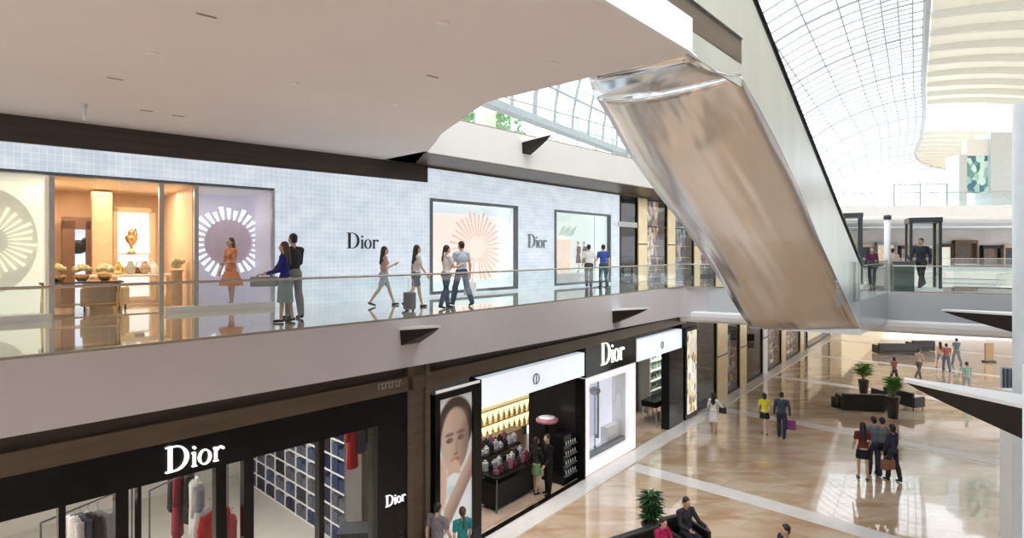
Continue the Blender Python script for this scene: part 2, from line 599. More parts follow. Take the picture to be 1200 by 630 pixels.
def dior_letters(h, depth=.05):
    """white serif name lettering, capital height h, origin lower left"""
    mb = MB(); y0, y1 = -depth, 0
    H = 1.0
    # D
    mb.vprism([(.10, 0), (.24, 0), (.24, H), (.10, H)], y0, y1)
    mb.vprism([(0, 0), (.34, 0), (.34, .035), (0, .035)], y0, y1)
    mb.vprism([(0, H - .035), (.34, H - .035), (.34, H), (0, H)], y0, y1)
    strip(mb, arcp(.34, .5, .50, .5, 90, -90), arcp(.34, .5, .36, .465, 90, -90), y0, y1)
    # i
    x = .95
    mb.vprism([(x + .05, 0), (x + .14, 0), (x + .14, .58), (x + .05, .58)], y0, y1)
    mb.vprism([(x, 0), (x + .19, 0), (x + .19, .03), (x, .03)], y0, y1)
    mb.vprism([(x, .52), (x + .06, .55), (x + .06, .58), (x, .56)], y0, y1)
    mb.vprism([(a, b) for a, b in arcp(x + .095, .76, .06, .06, 0, 330, 11)], y0, y1)
    # o
    x = 1.44
    strip(mb, arcp(x, .29, .25, .31, 0, 360, 28), arcp(x, .29, .155, .275, 0, 360, 28), y0, y1)
    # r
    x = 1.77
    mb.vprism([(x + .05, 0), (x + .14, 0), (x + .14, .58), (x + .05, .58)], y0, y1)
    mb.vprism([(x, 0), (x + .20, 0), (x + .20, .03), (x, .03)], y0, y1)
    mb.vprism([(x, .52), (x + .06, .55), (x + .06, .58), (x, .56)], y0, y1)
    strip(mb, arcp(x + .30, .40, .17, .19, 165, 60, 8), arcp(x + .30, .36, .16, .165, 165, 60, 8), y0, y1)
    mb.vprism([(a, b) for a, b in arcp(x + .37, .50, .06, .06, 0, 330, 11)], y0, y1)
    mb.v = [(a * h, b, c * h) for a, b, c in mb.v]
    return mb


def cd_letters(h, depth=.02):
    mb = MB(); y0, y1 = -depth, 0
    strip(mb, arcp(.42, .5, .40, .5, 60, 300, 20), arcp(.46, .5, .32, .44, 60, 300, 20), y0, y1)
    mb.vprism([(.50, 0), (.60, 0), (.60, 1), (.50, 1)], y0, y1)
    strip(mb, arcp(.60, .5, .42, .5, 90, -90), arcp(.60, .5, .32, .45, 90, -90), y0, y1)
    mb.v = [(a * h, b, c * h) for a, b, c in mb.v]
    return mb


def sign(W, mbm, m, px0, py_base, label, d=-.03):
    s = W.s(px0, d); z = W.z(px0, py_base, d)
    o = mbm.build('shop_name_letters', m, loc=W.at(s, d, z), rz=W.rz)
    return tag(o, label, 'sign')


hL = 1.0
# lettering width is about 2.2 x capital height
sa, sb = UL.s(406), UL.s(442)
h = (sb - sa) / 2.2
h = max(h, .45)
sign(UL, dior_letters(h), M_letterk, 406, 291, 'black serif shop name on the lit block wall behind the walking women')
sa, sb = UR.s(618), UR.s(640)
sign(UR, dior_letters((sb - sa) / 2.2), M_letterg, 618, 290, 'grey serif shop name between the two dark-framed windows upstairs')

# ------------------------------------------------------------------ framed display windows upstairs
def sunburst(parent, cx, cz, y, r0, r1, n, m, name='sunburst_ray', a0=0, a1=360, wd=.5):
    for i in range(n):
        a = R(a0 + (a1 - a0) * (i + .5) / n); da = R((a1 - a0) / n * wd / 2)
        rr = r1 * (.9 + .1 * ((i * 7) % 3) / 2)
        mb = MB()
        mb.vprism([(cx + r0 * math.cos(a - da * .6), cz + r0 * math.sin(a - da * .6)), (cx + rr * math.cos(a - da), cz + rr * math.sin(a - da)),
                   (cx + rr * math.cos(a + da), cz + rr * math.sin(a + da)), (cx + r0 * math.cos(a + da * .6), cz + r0 * math.sin(a + da * .6))], y - .03, y)
        mb.build(name, m, parent)


M_pinkw = mat('pale_pink_panel', (.95, .80, .74), .5, var=.04, emit=.5, ecol=(.98, .83, .77))
M_pinkray = mat('rose_ray', (.80, .40, .36), .5, emit=.15)
M_mint = mat('mint_panel', (.72, .82, .78), .5, var=.05, emit=.40, ecol=(.78, .87, .84))
M_icep = mat('ice_panel', (.72, .80, .84), .5, var=.03, emit=.4, ecol=(.80, .87, .90))


def display_window(sa, sb, label, back, n):
    t = wthing(UR, 'display_window', label, 'shop window', sa, 0, L2 + .08)
    w = sb - sa; H = wt - wb_; f = .09
    mb = MB()
    for b in ((0, f, 0, H), (w - f, w, 0, H), (f, w - f, 0, f), (f, w - f, H - f, H)):
        mb.box(b[0], b[1], -.06, .12, b[2], b[3])
    mb.build('frame', M_frame, t, bevel=.01)
    mb = MB()
    dd = .8
    mb.box(f, w - f, dd, dd + .05, 0, H)
    mb.build('back_panel', back, t)
    mb = MB()
    mb.box(0, w, .26, dd, 0, .05); mb.box(0, w, .26, dd, H - .05, H); mb.box(0, .05, .26, dd, 0, H); mb.box(w - .05, w, .26, dd, 0, H)
    mb.build('display_case', M_icep, t)
    mb = MB(); mb.box(f, w - f, .03, .04, f, H - f); mb.build('pane', M_shop, t)
    return t, w, H


t1, w, H = display_window(w1a, w1b, 'dark-framed upstairs display window with rose rays on pale pink', M_icep, 1)
mb = MB(); mb.box(w * .16, w * .96, .72, .78, H * .12, H * .86); mb.build('pink_panel', M_pinkw, t1)
sunburst(t1, w * .66, H * .50, .70, .40, 1.30, 32, mat('rose_ray_pale', (.90, .62, .57), .5, emit=.28), a0=-85, a1=265, wd=.26)
mb = MB(); mb.box(w * .04, w * .10, .5, .7, H * .1, H * .85); mb.build('side_post', M_white, t1)
t2, w, H = display_window(w2a, w2b, 'dark-framed upstairs display window with mint backdrop and peach screen', M_mint, 2)
mb = MB(); mb.box(w * .14, w * .47, .6, .7, 0.45, H * .62); mb.build('peach_screen', mat('peach', (.93, .72, .60), .5, emit=.35), t2)
mb = MB(); mb.box(w * .08, w * .85, .35, .75, .05, .45); mb.build('plinth', M_white, t2, bevel=.02)
mb = MB()
for i in range(9):
    a = i * .9
    mb.tube([(w * .3 + .12 * i, .7, H * .68 + .03 * math.sin(a)), (w * .3 + .12 * i + .3, .7, H * .8 + .06 * math.sin(a * 2))], .018, 6)
mb.build('garland', mat('sage', (.55, .70, .60), .5), t2)

# ------------------------------------------------------------------ figures
PENDING = []


def remesh(o, vox, smooth=2):
    md = o.modifiers.new('r', 'REMESH'); md.mode = 'VOXEL'; md.voxel_size = vox; md.use_smooth_shade = True
    ms = o.modifiers.new('s', 'SMOOTH'); ms.iterations = smooth; ms.factor = .5
    PENDING.append(o)


def flush():
    bpy.context.view_layer.update()
    dg = bpy.context.evaluated_depsgraph_get()
    res = []
    for o in PENDING:
        me = bpy.data.meshes.new_from_object(o.evaluated_get(dg))
        res.append((o, me))
    for o, me in res:
        mats = list(o.data.materials)
        old = o.data
        o.modifiers.clear(); o.data = me
        me.materials.clear()
        for m in mats: me.materials.append(m)
        me.polygons.foreach_set('material_index', [0] * len(me.polygons))
        me.polygons.foreach_set('use_smooth', [True] * len(me.polygons))
        bpy.data.meshes.remove(old)
    PENDING.clear()


def cmat(c, rough=.75):
    return mat('cloth_%02x%02x%02x' % tuple(int(x * 255) for x in c), c, rough, var=.15, scale=25, spec=.15)


M_skin = mat('skin', (.62, .40, .28), .5, var=.05, scale=10)
M_skinl = mat('skin_light', (.72, .50, .38), .5, var=.05, scale=10)
M_hair = mat('black_hair', (.018, .014, .012), .45, var=.3, scale=40)
M_hairb = mat('brown_hair', (.07, .04, .025), .45, var=.3, scale=40)
M_lip = mat('lip', (.45, .16, .14), .5)
M_eye = mat('eye_dark', (.03, .02, .02), .3)
M_manq = mat('mannequin_white', (.82, .80, .78), .35)


def figure(name, label, cat, loc, rz, height=1.7, female=False, legs=((18, 6), (-14, 12)), arms=((-12, 8, 14), (14, 8, 16)), lean=2,
           top=(.5, .5, .5), sleeve='short', bottom='trousers', bcol=(.03, .03, .04), blen=.45, hair='short', hmat=None, shoe=(.02, .02, .02),
           skin=None, seat=None, vox=.011, head_yaw=0, group=None, look_down=0, topm=None, vol=0):
    """loc is the point under the feet (or under the seat); faces local +Y"""
    k = height / 1.75
    skin = skin or M_skin
    t = thing(name, label, cat, loc, rz, group)
    rot = Matrix.Rotation(R(-lean), 3, 'X')
    hipw = .095 if female else .09
    sw_ = .168 if female else .195
    UA, FA, TH, SH = .29, .255, .43, .42
    # legs
    J = {}
    for side, (hf, kf) in zip((-1, 1), legs):
        hip = Vector((side * hipw, 0, 0))
        th = Vector((side * .015, math.sin(R(hf)), -math.cos(R(hf))))
        kn = hip + th.normalized() * TH
        sd = Vector((-side * .01, math.sin(R(hf - kf)), -math.cos(R(hf - kf))))
        an = kn + sd.normalized() * SH
        pitch = (hf - kf) * .5 if hf - kf < -4 else max(0, (hf - kf) * .25)
        if seat: pitch = 0
        fd = Vector((side * .08, math.cos(R(pitch)), math.sin(R(pitch)))).normalized()
        J[side] = (hip, kn, an, fd)
    low = min(min((J[s_][2] - J[s_][3] * .03).z - .075, (J[s_][2] + J[s_][3] * .17).z - .045 - .03) for s_ in (-1, 1))
    base = -low if seat is None else seat / k + .10
    O = Vector((0, 0, base))
    pel = O.copy()
    def up(v): return O + rot @ Vector(v)
    chest = up((0, .0, .36)); neck = up((0, -.005, .545)); waist = up((0, 0, .18))
    ry = Matrix.Rotation(R(head_yaw), 3, 'Z') @ Matrix.Rotation(R(-look_down), 3, 'X')
    hc = neck + ry @ Vector((0, .02, .155))
    sh = {s_: up((s_ * sw_, -.005, .485)) for s_ in (-1, 1)}
    A = {}
    for side, (sf, ab, ef) in zip((-1, 1), arms):
        u_ = Vector((side * math.sin(R(ab)), math.sin(R(sf)) * math.cos(R(ab)), -math.cos(R(sf)) * math.cos(R(ab))))
        el = sh[side] + u_ * UA
        f_ = Vector((side * math.sin(R(ab)) * .2 - side * .12 * min(1, ef / 60), math.sin(R(sf + ef)), -math.cos(R(sf + ef)))).normalized()
        wr = el + f_ * FA
        A[side] = (sh[side], el, wr, f_)
    g = 1.0 if not female else .9

    def limb(mb, a, b, ra, rb, inf=0): mb.cap(a * k, b * k, (ra * g + inf) * k, (rb * g + inf) * k, 10)

    def ell(mb, c, r, inf=0, rt=None): mb.ball(Vector(c) * k, [(x + inf) * k for x in r], 14, 10, rot=rt or rot)

    def torso(mb, inf=0, low_=True):
        if female:
            ell(mb, chest - rot @ Vector((0, 0, .01)), (.135, .092, .16), inf)
            ell(mb, chest + rot @ Vector((.06, .07, .0)), (.055, .05, .05), inf * .6)
            ell(mb, chest + rot @ Vector((-.06, .07, .0)), (.055, .05, .05), inf * .6)
            ell(mb, waist, (.112, .085, .15), inf)
        else:
            ell(mb, chest, (.165, .108, .175), inf)
            ell(mb, waist, (.14, .10, .16), inf)
        for s_ in (-1, 1):
            limb(mb, up((s_ * .05, -.01, .50)), sh[s_], .058, .058, inf)
        if low_:
            ell(mb, pel + Vector((0, 0, .04)), (.15 if female else .145, .112, .115), inf)

    def legsm(mb, inf=0, to=1.0, wide=0):
        ell(mb, pel + Vector((0, -.015, .01)), (.155 if female else .148, .12, .11), inf)
        for s_ in (-1, 1):
            hip, kn, an, fd = [x + O if i < 3 else x for i, x in enumerate(J[s_])]
            limb(mb, hip, kn if to > .55 else hip.lerp(kn, to * 1.25), .085, .056 if to > .55 else .072, inf)
            if to > .55:
                q = an if to >= 1 else kn.lerp(an, (to - .5) * 2)
                mid = kn.lerp(an, .3) + Vector((0, -.012, 0))
                if to >= 1:
                    limb(mb, kn, mid, .054, .054, inf + wide)
                    limb(mb, mid, q, .054, .036, inf + wide)
                else:
                    limb(mb, kn, q, .054, .05, inf)

    body = MB()
    torso(body, 0)
    legsm(body, 0)
    for s_ in (-1, 1):
        hip, kn, an, fd = [x + O if i < 3 else x for i, x in enumerate(J[s_])]
        limb(body, an, an - fd * .035 + Vector((0, 0, -.045)), .034, .03)
        limb(body, an - fd * .035 + Vector((0, 0, -.045)), an + fd * .13 + Vector((0, 0, -.058)), .030, .024)
        a, e, w_, f_ = A[s_]
        limb(body, a, e, .048, .038); limb(body, e, w_, .039, .026)
        # hand : palm, four fingers of different lengths, thumb from the side near the wrist
        fw = f_; sd = Vector((s_, 0, 0)); fr = fw.cross(sd).normalized()
        if fr.y < 0: fr = -fr
        wd = fr
        palm = w_ + fw * .055
        mr = Matrix((wd, fw.cross(wd), fw)).transposed()
        body.ball(palm * k, (.040 * k, .017 * k, .05 * k), 10, 8, rot=mr)
        cu = -sd
        for i, (o_, ln) in enumerate(((.029, .068), (.010, .078), (-.010, .072), (-.028, .056))):
            r0 = w_ + fw * .092 + wd * o_
            r1 = r0 + fw * ln * .5 + cu * .008
            r2 = r1 + (fw * .75 + cu * .6).normalized() * ln * .5
            limb(body, r0, r1, .0085, .008); limb(body, r1, r2, .008, .0065)
        r0 = w_ + fw * .03 + wd * .03
        r1 = r0 + (fw * .6 + wd * .8).normalized() * .04
        limb(body, r0, r1, .011, .009); limb(body, r1, r1 + (fw + wd * .25).normalized() * .03, .009, .007)
    limb(body, up((0, -.01, .46)), hc + ry @ Vector((0, -.025, -.05)), .056, .05)
    ell(body, hc + ry @ Vector((0, -.01, .02)), (.074, .092, .098), rt=ry)
    ell(body, hc + ry @ Vector((0, .022, -.052)), (.055, .058, .060), rt=ry)
    ell(body, hc + ry @ Vector((0, .058, -.085)), (.025, .02, .02), rt=ry)
    limb(body, hc + ry @ Vector((0, .078, .018)), hc + ry @ Vector((0, .096, -.018)), .011, .015)
    for s_ in (-1, 1):
        ell(body, hc + ry @ Vector((s_ * .077, -.008, -.005)), (.010, .02, .03), rt=ry)
        ell(body, hc + ry @ Vector((s_ * .035, .066, -.022)), (.022, .018, .018), rt=ry)
    ell(body, hc + ry @ Vector((0, .075, .032)), (.045, .012, .010), rt=ry)
    ob = body.build('body', skin, t, True); remesh(ob, vox * k)
    mb = MB()
    for s_ in (-1, 1):
        mb.ball((hc + ry @ Vector((s_ * .031, .083, .008))) * k, (.014 * k, .006 * k, .007 * k), 8, 6, rot=ry)
    mb.build('eyes', M_eye, ob, True)
    mb = MB(); mb.ball((hc + ry @ Vector((0, .082, -.05))) * k, (.024 * k, .008 * k, .008 * k), 8, 6, rot=ry)
    mb.build('mouth', M_lip, ob, True)
    # hair
    if hair:
        mb = MB(); hm = hmat or M_hair
        ell(mb, hc + ry @ Vector((0, -.028, .045)), (.085, .094, .092), rt=ry)
        ell(mb, hc + ry @ Vector((0, -.055, -.01)), (.074, .055, .07), rt=ry)
        if hair == 'long':
            limb(mb, hc + ry @ Vector((0, -.065, .0)), up((0, -.10, .34)), .075, .055)
            for s_ in (-1, 1):
                limb(mb, hc + ry @ Vector((s_ * .062, -.03, .02)), up((s_ * .075, -.07, .38)), .032, .03)
        if hair == 'bob':
            limb(mb, hc + ry @ Vector((0, -.06, .0)), hc + ry @ Vector((0, -.06, -.09)), .078, .06)
            for s_ in (-1, 1):
                limb(mb, hc + ry @ Vector((s_ * .062, -.025, .02)), hc + ry @ Vector((s_ * .062, -.02, -.08)), .03, .025)
        if hair == 'bun':
            ell(mb, hc + ry @ Vector((0, -.12, .07)), (.04, .04, .04))
        if hair == 'tail':
            limb(mb, hc + ry @ Vector((0, -.11, .05)), up((0, -.15, .38)), .032, .022)
        remesh(mb.build('hair', hm, t, True), vox * k)
    # top
    if top:
        mb = MB(); inf = .013
        torso(mb, inf, True)
        if bottom in ('trousers', 'shorts', 'skirt'):
            pass
        for s_ in (-1, 1):
            a, e, w_, f_ = A[s_]
            if sleeve == 'long':
                limb(mb, a, e, .050, .042, inf); limb(mb, e, e.lerp(w_, .93), .042, .032, inf)
            elif sleeve == 'short':
                limb(mb, a, a.lerp(e, .55), .052, .048, inf)
        remesh(mb.build('top' if sleeve != 'long' else 'jacket', topm or cmat(top), t, True), vox * k)
    mb = MB(); bm_ = cmat(bcol)
    if bottom == 'trousers':
        legsm(mb, .016, 1.0, .012); nm = 'trousers'
    elif bottom == 'shorts':
        legsm(mb, .02, .50); nm = 'shorts'
    else:
        nm = 'skirt' if bottom == 'skirt' else 'dress'
        z0 = waist + Vector((0, 0, -.06)); m_ = [(J[-1][1] + O), (J[1][1] + O)]
        kn = (m_[0] + m_[1]) / 2
        end = pel.lerp(kn, blen / TH) if blen < TH else kn + (((J[-1][2] + J[1][2]) / 2 + O) - kn) * min(.85, (blen - TH) / SH)
        spread = abs(m_[0].y - m_[1].y) * .32 * blen / TH
        flare = (.20 if bottom == 'dress' else .165) + vol
        N_ = 8
        pts = [z0.lerp(pel, i / 3) for i in range(4)] + [pel.lerp(end, i / N_) for i in range(1, N_ + 1)]
        rs = [.125, .14, .155, .168] + [.168 + (flare - .15) * i / N_ + spread * i / N_ for i in range(1, N_ + 1)]
        rs = [r * k for r in rs]
        mb.tube([p * k for p in pts], rs, 18, squash=.8)
    remesh(mb.build(nm, bm_, t, True), vox * k)
    # shoes
    if shoe:
        for s_ in (-1, 1):
            hip, kn, an, fd = [x + O if i < 3 else x for i, x in enumerate(J[s_])]
            mb = MB()
            limb(mb, an - fd * .035 + Vector((0, 0, -.04)), an + fd * .135 + Vector((0, 0, -.053)), .038, .032)
            limb(mb, an - fd * .038 + Vector((0, 0, -.052)), an + fd * .14 + Vector((0, 0, -.060)), .030, .026)
            remesh(mb.build('shoe', cmat(shoe, .4), t, True), vox * k)
    t['hand_r'] = 0
    del t['hand_r']
    Mw = Matrix.Rotation(rz, 4, 'Z')
    hands = {}
    for s_ in (-1, 1):
        hands[s_] = Vector(loc) + (Mw @ ((A[s_][2] + A[s_][3] * .10) * k).to_4d()).to_3d()
    return t, hands


def bag(name, label, p, rz, w, h, d, m, strap=.22, cat='bag', hm=None):
    """bag hanging from the hand point p"""
    t = thing(name, label, cat, (p.x, p.y, p.z - strap - h), rz)
    mb = MB()
    mb.prism([(-w / 2, -d / 2), (w / 2, -d / 2), (w / 2, d / 2), (-w / 2, d / 2)], 0, h)
    o = mb.build('bag_body', m, t, bevel=min(w, d) * .12)
    for y in (-d / 2 * .8, d / 2 * .8):
        mb = MB()
        mb.tube([(w * .28 * math.cos(a), y * (1 - .9 * math.sin(a)), h - .01 + (strap + .01) * math.sin(a)) for a in [PI * i / 10 for i in range(11)]], .007, 6)
        mb.build('handle', hm or m, t)
    return t

# ------------------------------------------------------------------ glass balustrade on the upper walkway
def balustrade(pts, label, group, zf=L2, h=.93, up=True, name='glass_balustrade', seglen=2.0, rail_r=.022, drop=.02, inset=.06):
    """glass panels and a continuous handrail along a plan polyline"""
    t = thing(name, label, 'balustrade', (pts[0].x, pts[0].y, zf), 0, group)
    o = Vector((pts[0].x, pts[0].y))
    # resample
    acc = [0]
    for a, b in zip(pts[:-1], pts[1:]): acc.append(acc[-1] + (b - a).length)
    n = max(1, round(acc[-1] / seglen))

    def at(s):
        for i in range(len(pts) - 1):
            if s <= acc[i + 1] + 1e-6:
                q = (s - acc[i]) / max(1e-6, acc[i + 1] - acc[i])
                p = pts[i].lerp(pts[i + 1], q); return Vector((p.x, p.y)) - o
        return Vector((pts[-1].x, pts[-1].y)) - o
    for i in range(n):
        a = at(acc[-1] * i / n); b = at(acc[-1] * (i + 1) / n)
        d = (b - a).normalized(); nn = Vector((-d.y, d.x)) * .007
        a = a + d * .008; b = b - d * .008
        mb = MB(); mb.prism([a - nn, b - nn, b + nn, a + nn], -drop, h - .03)
        mb.build('glass_panel', M_glass, t)
    mb = MB()
    m_ = [at(acc[-1] * i / (n * 2)) for i in range(n * 2 + 1)]
    mb.tube([(p.x, p.y, h) for p in m_], rail_r, 8)
    mb.build('handrail', M_rail, t, True)
    mb = MB()
    for i in range(n):
        a = m_[2 * i]; b = m_[2 * i + 1]; c = m_[2 * i + 2]
        d = (c - a).normalized(); nn = Vector((-d.y, d.x)) * .03
        mb.prism([a - nn, c - nn, c + nn, a + nn], -.0, .035)
    mb.build('base_channel', M_rail, t)
    return t


ed = [Vector((p.x, p.y, 0)) for p in edge]
cen = Vector((0, 40, 0))
def inset(pts, d):
    out = []
    for i, p in enumerate(pts):
        t_ = (pts[min(i + 1, len(pts) - 1)] - pts[max(i - 1, 0)]).normalized()
        out.append(p + Vector((-t_.y, t_.x, 0)) * d)
    return out
ins = inset(ed, .06)
ic = len(ins) - 2
bl_ = BR.at(3.85, .06); balustrade(ins[:ic + 1] + [Vector((bl_.x, bl_.y, 0))], 'clear glass balustrade with steel handrail along the upper walkway before the shops', None)
b0 = BR.at(7.2, .06); b1 = BR.at(BRn, .06)
balustrade([b0, b1], 'glass balustrade with thin handrail on the cross bridge beside the black glass booth', None)
balustrade([BR.at(9.8, 4.5), BR.at(BRn + 2, 4.5)], 'glass balustrade on the far edge of the cross bridge', None)

# ------------------------------------------------------------------ escalator with mirrored bronze belly
def RX(Y): return Vector((-4.68 + .888 * Y, Y))
def LX(Y): return Vector((-8.7 + .888 * Y, Y))
Rp = [(9.61, 10.17), (10.2, 9.86), (10.96, 9.40), (12.16, 8.56), (13.3, 7.56), (14.8, 6.43), (16.2, 5.38), (16.8, 4.98)]
Lp = [(11.77, 10.40), (12.2, 10.0), (12.67, 9.49), (13.8, 8.6), (14.76, 7.95), (16.3, 6.7), (17.9, 5.25), (18.5, 4.80)]


def interp(tab, q):
    n = len(tab) - 1; f = q * n; i = min(int(f), n - 1); r = f - i
    return [a + (b - a) * r for a, b in zip(tab[i], tab[i + 1])]


esc = thing('escalator', 'double escalator with curved mirrored bronze underside hanging between the two upper levels', 'escalator', (RX(16.8).x, RX(16.8).y, L2))
eo = Vector(esc.location)
mb = MB(); NU, NV = 40, 14
vs = []; uvs = []
for i in range(NU + 1):
    q = i / NU
    a = interp(Rp, q); b = interp(Lp, q)
    A_ = Vector((*RX(a[0]), a[1])); B_ = Vector((*LX(b[0]), b[1]))
    for j in range(NV + 1):
        r = j / NV
        p = A_.lerp(B_, r)
        bl = math.sin(PI / 2 * r / .66) if r < .66 else 1 - ((r - .66) / .34) ** 2
        p.z -= .38 * bl * (1 - .85 * max(0, q - .55) / .45) * min(1, .35 + q * 3)
        vs.append(p - eo); uvs.append((r * 3.2, q * 10))
fs = [(i * (NV + 1) + j, i * (NV + 1) + j + 1, (i + 1) * (NV + 1) + j + 1, (i + 1) * (NV + 1) + j) for i in range(NU) for j in range(NV)]
mb.add(vs, fs)
so = mb.build('mirrored_soffit', M_bronze, esc, True)
tag(so, 'rippled bronze mirror underside')
uvl = so.data.uv_layers.new(name='uv')
for lp in so.data.loops: uvl.data[lp.index].uv = uvs[lp.vertex_index]
sd = so.modifiers.new('s', 'SOLIDIFY'); sd.thickness = .03; sd.offset = 1
# side panels (steel) right and left: from soffit up to the skirt
def hand_z(Y): return min(12.05, max(L2 + .98, 11.66 - (Y - 10.1) * .711))
M_sidesteel = mat('satin_steel', (.62, .67, .67), .28, .85, var=.06, scale=1.2, stretch=(1.0, 1.0, .25))
def side(fn, tab, off, nm, zt, mt=M_sidesteel):
    mb = MB(); top = []; bot = []
    for i in range(25):
        y, z = interp(tab, i / 24)
        p = fn(y); bot.append(Vector((p.x, p.y, z)) - eo)
        yr = y if fn is RX else y - 2.0
        top.append(Vector((p.x, p.y, max(zt(yr), z + .15))) - eo)
    th = Vector((.03 * off, -.03 * off, 0))
    vs = bot + top + [p - th for p in bot] + [p - th for p in top]
    n = 25; f = []
    for i in range(n - 1):
        f += [(i, i + 1, n + i + 1, n + i), (2 * n + i, 3 * n + i, 3 * n + i + 1, 2 * n + i + 1),
              (n + i, n + i + 1, 3 * n + i + 1, 3 * n + i), (i, 2 * n + i, 2 * n + i + 1, i + 1)]
    f += [(0, n, 3 * n, 2 * n), (n - 1, 3 * n - 1, 4 * n - 1, 2 * n - 1)]
    mb.add(vs, f)
    return mb.build(nm, mt, esc)
side(RX, Rp, 1, 'side_cladding', lambda y: hand_z(y) - .10)
side(LX, Lp, -1, 'side_cladding', lambda y: hand_z(y) - .62)
# glass balustrades and black handrails of the flight
for k_, (fn, dy) in enumerate(((RX, 0), (LX, 2.0))):
    ys = [8.0 + i * .5 for i in range(24)]
    pts = [Vector((*fn(y + dy), hand_z(y) + .02)) - eo for y in ys]
    mb = MB(); mb.tube(pts, .045, 8); mb.build('handrail', M_black, esc, True)
    mb = MB()
    n = len(pts)
    if k_ == 1:
        mb.add([p - Vector((0, 0, .05)) for p in pts] + [p - Vector((0, 0, .68)) for p in pts], [(i, i + 1, n + i + 1, n + i) for i in range(n - 1)])
        mb.build('glass_balustrade', M_glass, esc)
# steps
for i in range(24):
    yy = 10.2 + i * .27
    z = max(L2 + .02, hand_z(yy) - .98)
    a = RX(yy) - eo.xy; b = LX(yy + 2.0) - eo.xy; u2 = Vector((.664, .748)) * .36
    a = a + (b - a) * .08; b = a + (b - a) * .9
    mb = MB(); mb.prism([a, a + u2, b + u2, b], z - eo.z - .14, z - eo.z)
    mb.build('step', M_steel, esc)
# mirrored soffit between the platform edge and the flight
mb = MB()
pl = [P(690, 91, CEIL2), P(745, 78, CEIL2), P(809, 62.5, CEIL2)]
tp = [Vector((*LX(11.77), 10.40)), (Vector((*LX(11.77), 10.40)) + Vector((*RX(9.61), 10.17))) / 2, Vector((*RX(9.61), 10.17))]
tp = [tp[0], tp[1] - Vector((0, 0, .1)), tp[2]]
vs = []
for i in range(9):
    q = i / 8 * 2; k_ = min(int(q), 1); r = q - k_
    A_ = pl[k_].lerp(pl[k_ + 1], r) + Vector((0, 0, .01)); B_ = tp[k_].lerp(tp[k_ + 1], r)
    for j in range(7):
        w_ = j / 6
        p = A_.lerp(B_, w_); p.z -= .10 * math.sin(PI * w_)
        vs.append(p - eo)
mb.add(vs, [(i * 7 + j, i * 7 + j + 1, (i + 1) * 7 + j + 1, (i + 1) * 7 + j) for i in range(8) for j in range(6)])
o = mb.build('landing_soffit', mat('mirror_steel', (.80, .82, .84), .13, 1.0, var=.03, bump=.08, scale=1.5), esc, True)
sd = o.modifiers.new('s', 'SOLIDIFY'); sd.thickness = .03; sd.offset = 1
# upper landing outer cladding along the platform's end, with the dark recess
mb = MB()
a = RX(7.0); b = RX(9.65); n2 = Vector((.745, -.667))
def strip3(z0, z1, off, ya, yb, m, nm, za=None):
    mb = MB(); a = RX(ya) + n2 * off; b = RX(yb) + n2 * off
    mb.prism([a - eo.xy, b - eo.xy, (b - n2 * .04) - eo.xy, (a - n2 * .04) - eo.xy], z0 - eo.z, z1 - eo.z)
    return mb.build(nm, m, esc)
strip3(10.78, 12.0, .04, 2.0, 9.62, M_sidesteel, 'landing_cladding')
strip3(10.36, 10.82, .0, 2.0, 9.62, M_brown2, 'recess_panel')
strip3(9.99, 10.40, .0, 7.86, 9.62, M_sidesteel, 'landing_cladding')
# lower landing box reaching the bridge
mb = MB()
A_ = RX(16.75); B_ = LX(18.45); C_ = LX(23.2); D_ = RX(20.3)
mb.prism([p - eo.xy for p in (A_, D_, C_, B_)], 4.78 - eo.z, L2 - .0 - eo.z)
mb.build('lower_landing', mat('soft_steel', (.55, .58, .6), .25, .7, var=.05), esc)
mb = MB()
a = RX(14.6) - eo.xy; b = RX(20.3) - eo.xy
mb.add([(a.x, a.y, 0.0), (b.x, b.y, 0), (b.x, b.y, 1.15), (a.x, a.y, 1.15)], [(0, 1, 2, 3)])
o = mb.build('landing_glass', M_glass, esc); sd = o.modifiers.new('s', 'SOLIDIFY'); sd.thickness = .015
esc['label'] = 'double escalator with curved mirrored bronze underside hanging between the two upper levels'

# ------------------------------------------------------------------ glass vault and cream roof
crown = [(-14, -30), (-3, -10), (6, 6), (15, 20), (24, 33), (30, 41.5), (36, 50), (44, 61), (51.5, 72), (60, 85), (67, 93), (76, 99.5), (88, 105), (102, 108), (120, 110)]
def path(q):
    """Catmull-Rom through the crown points"""
    n = len(crown) - 1; f = max(0, min(n - 1e-6, q * n)); i = int(f); t = f - i
    p = [Vector(crown[max(0, min(n, i + k))]) for k in (-1, 0, 1, 2)]
    v = .5 * ((2 * p[1]) + (p[2] - p[0]) * t + (2 * p[0] - 5 * p[1] + 4 * p[2] - p[3]) * t * t + (-p[0] + 3 * p[1] - 3 * p[2] + p[3]) * t ** 3)
    d = .5 * ((p[2] - p[0]) + 2 * (2 * p[0] - 5 * p[1] + 4 * p[2] - p[3]) * t + 3 * (-p[0] + 3 * p[1] - 3 * p[2] + p[3]) * t * t)
    return v, d.normalized()
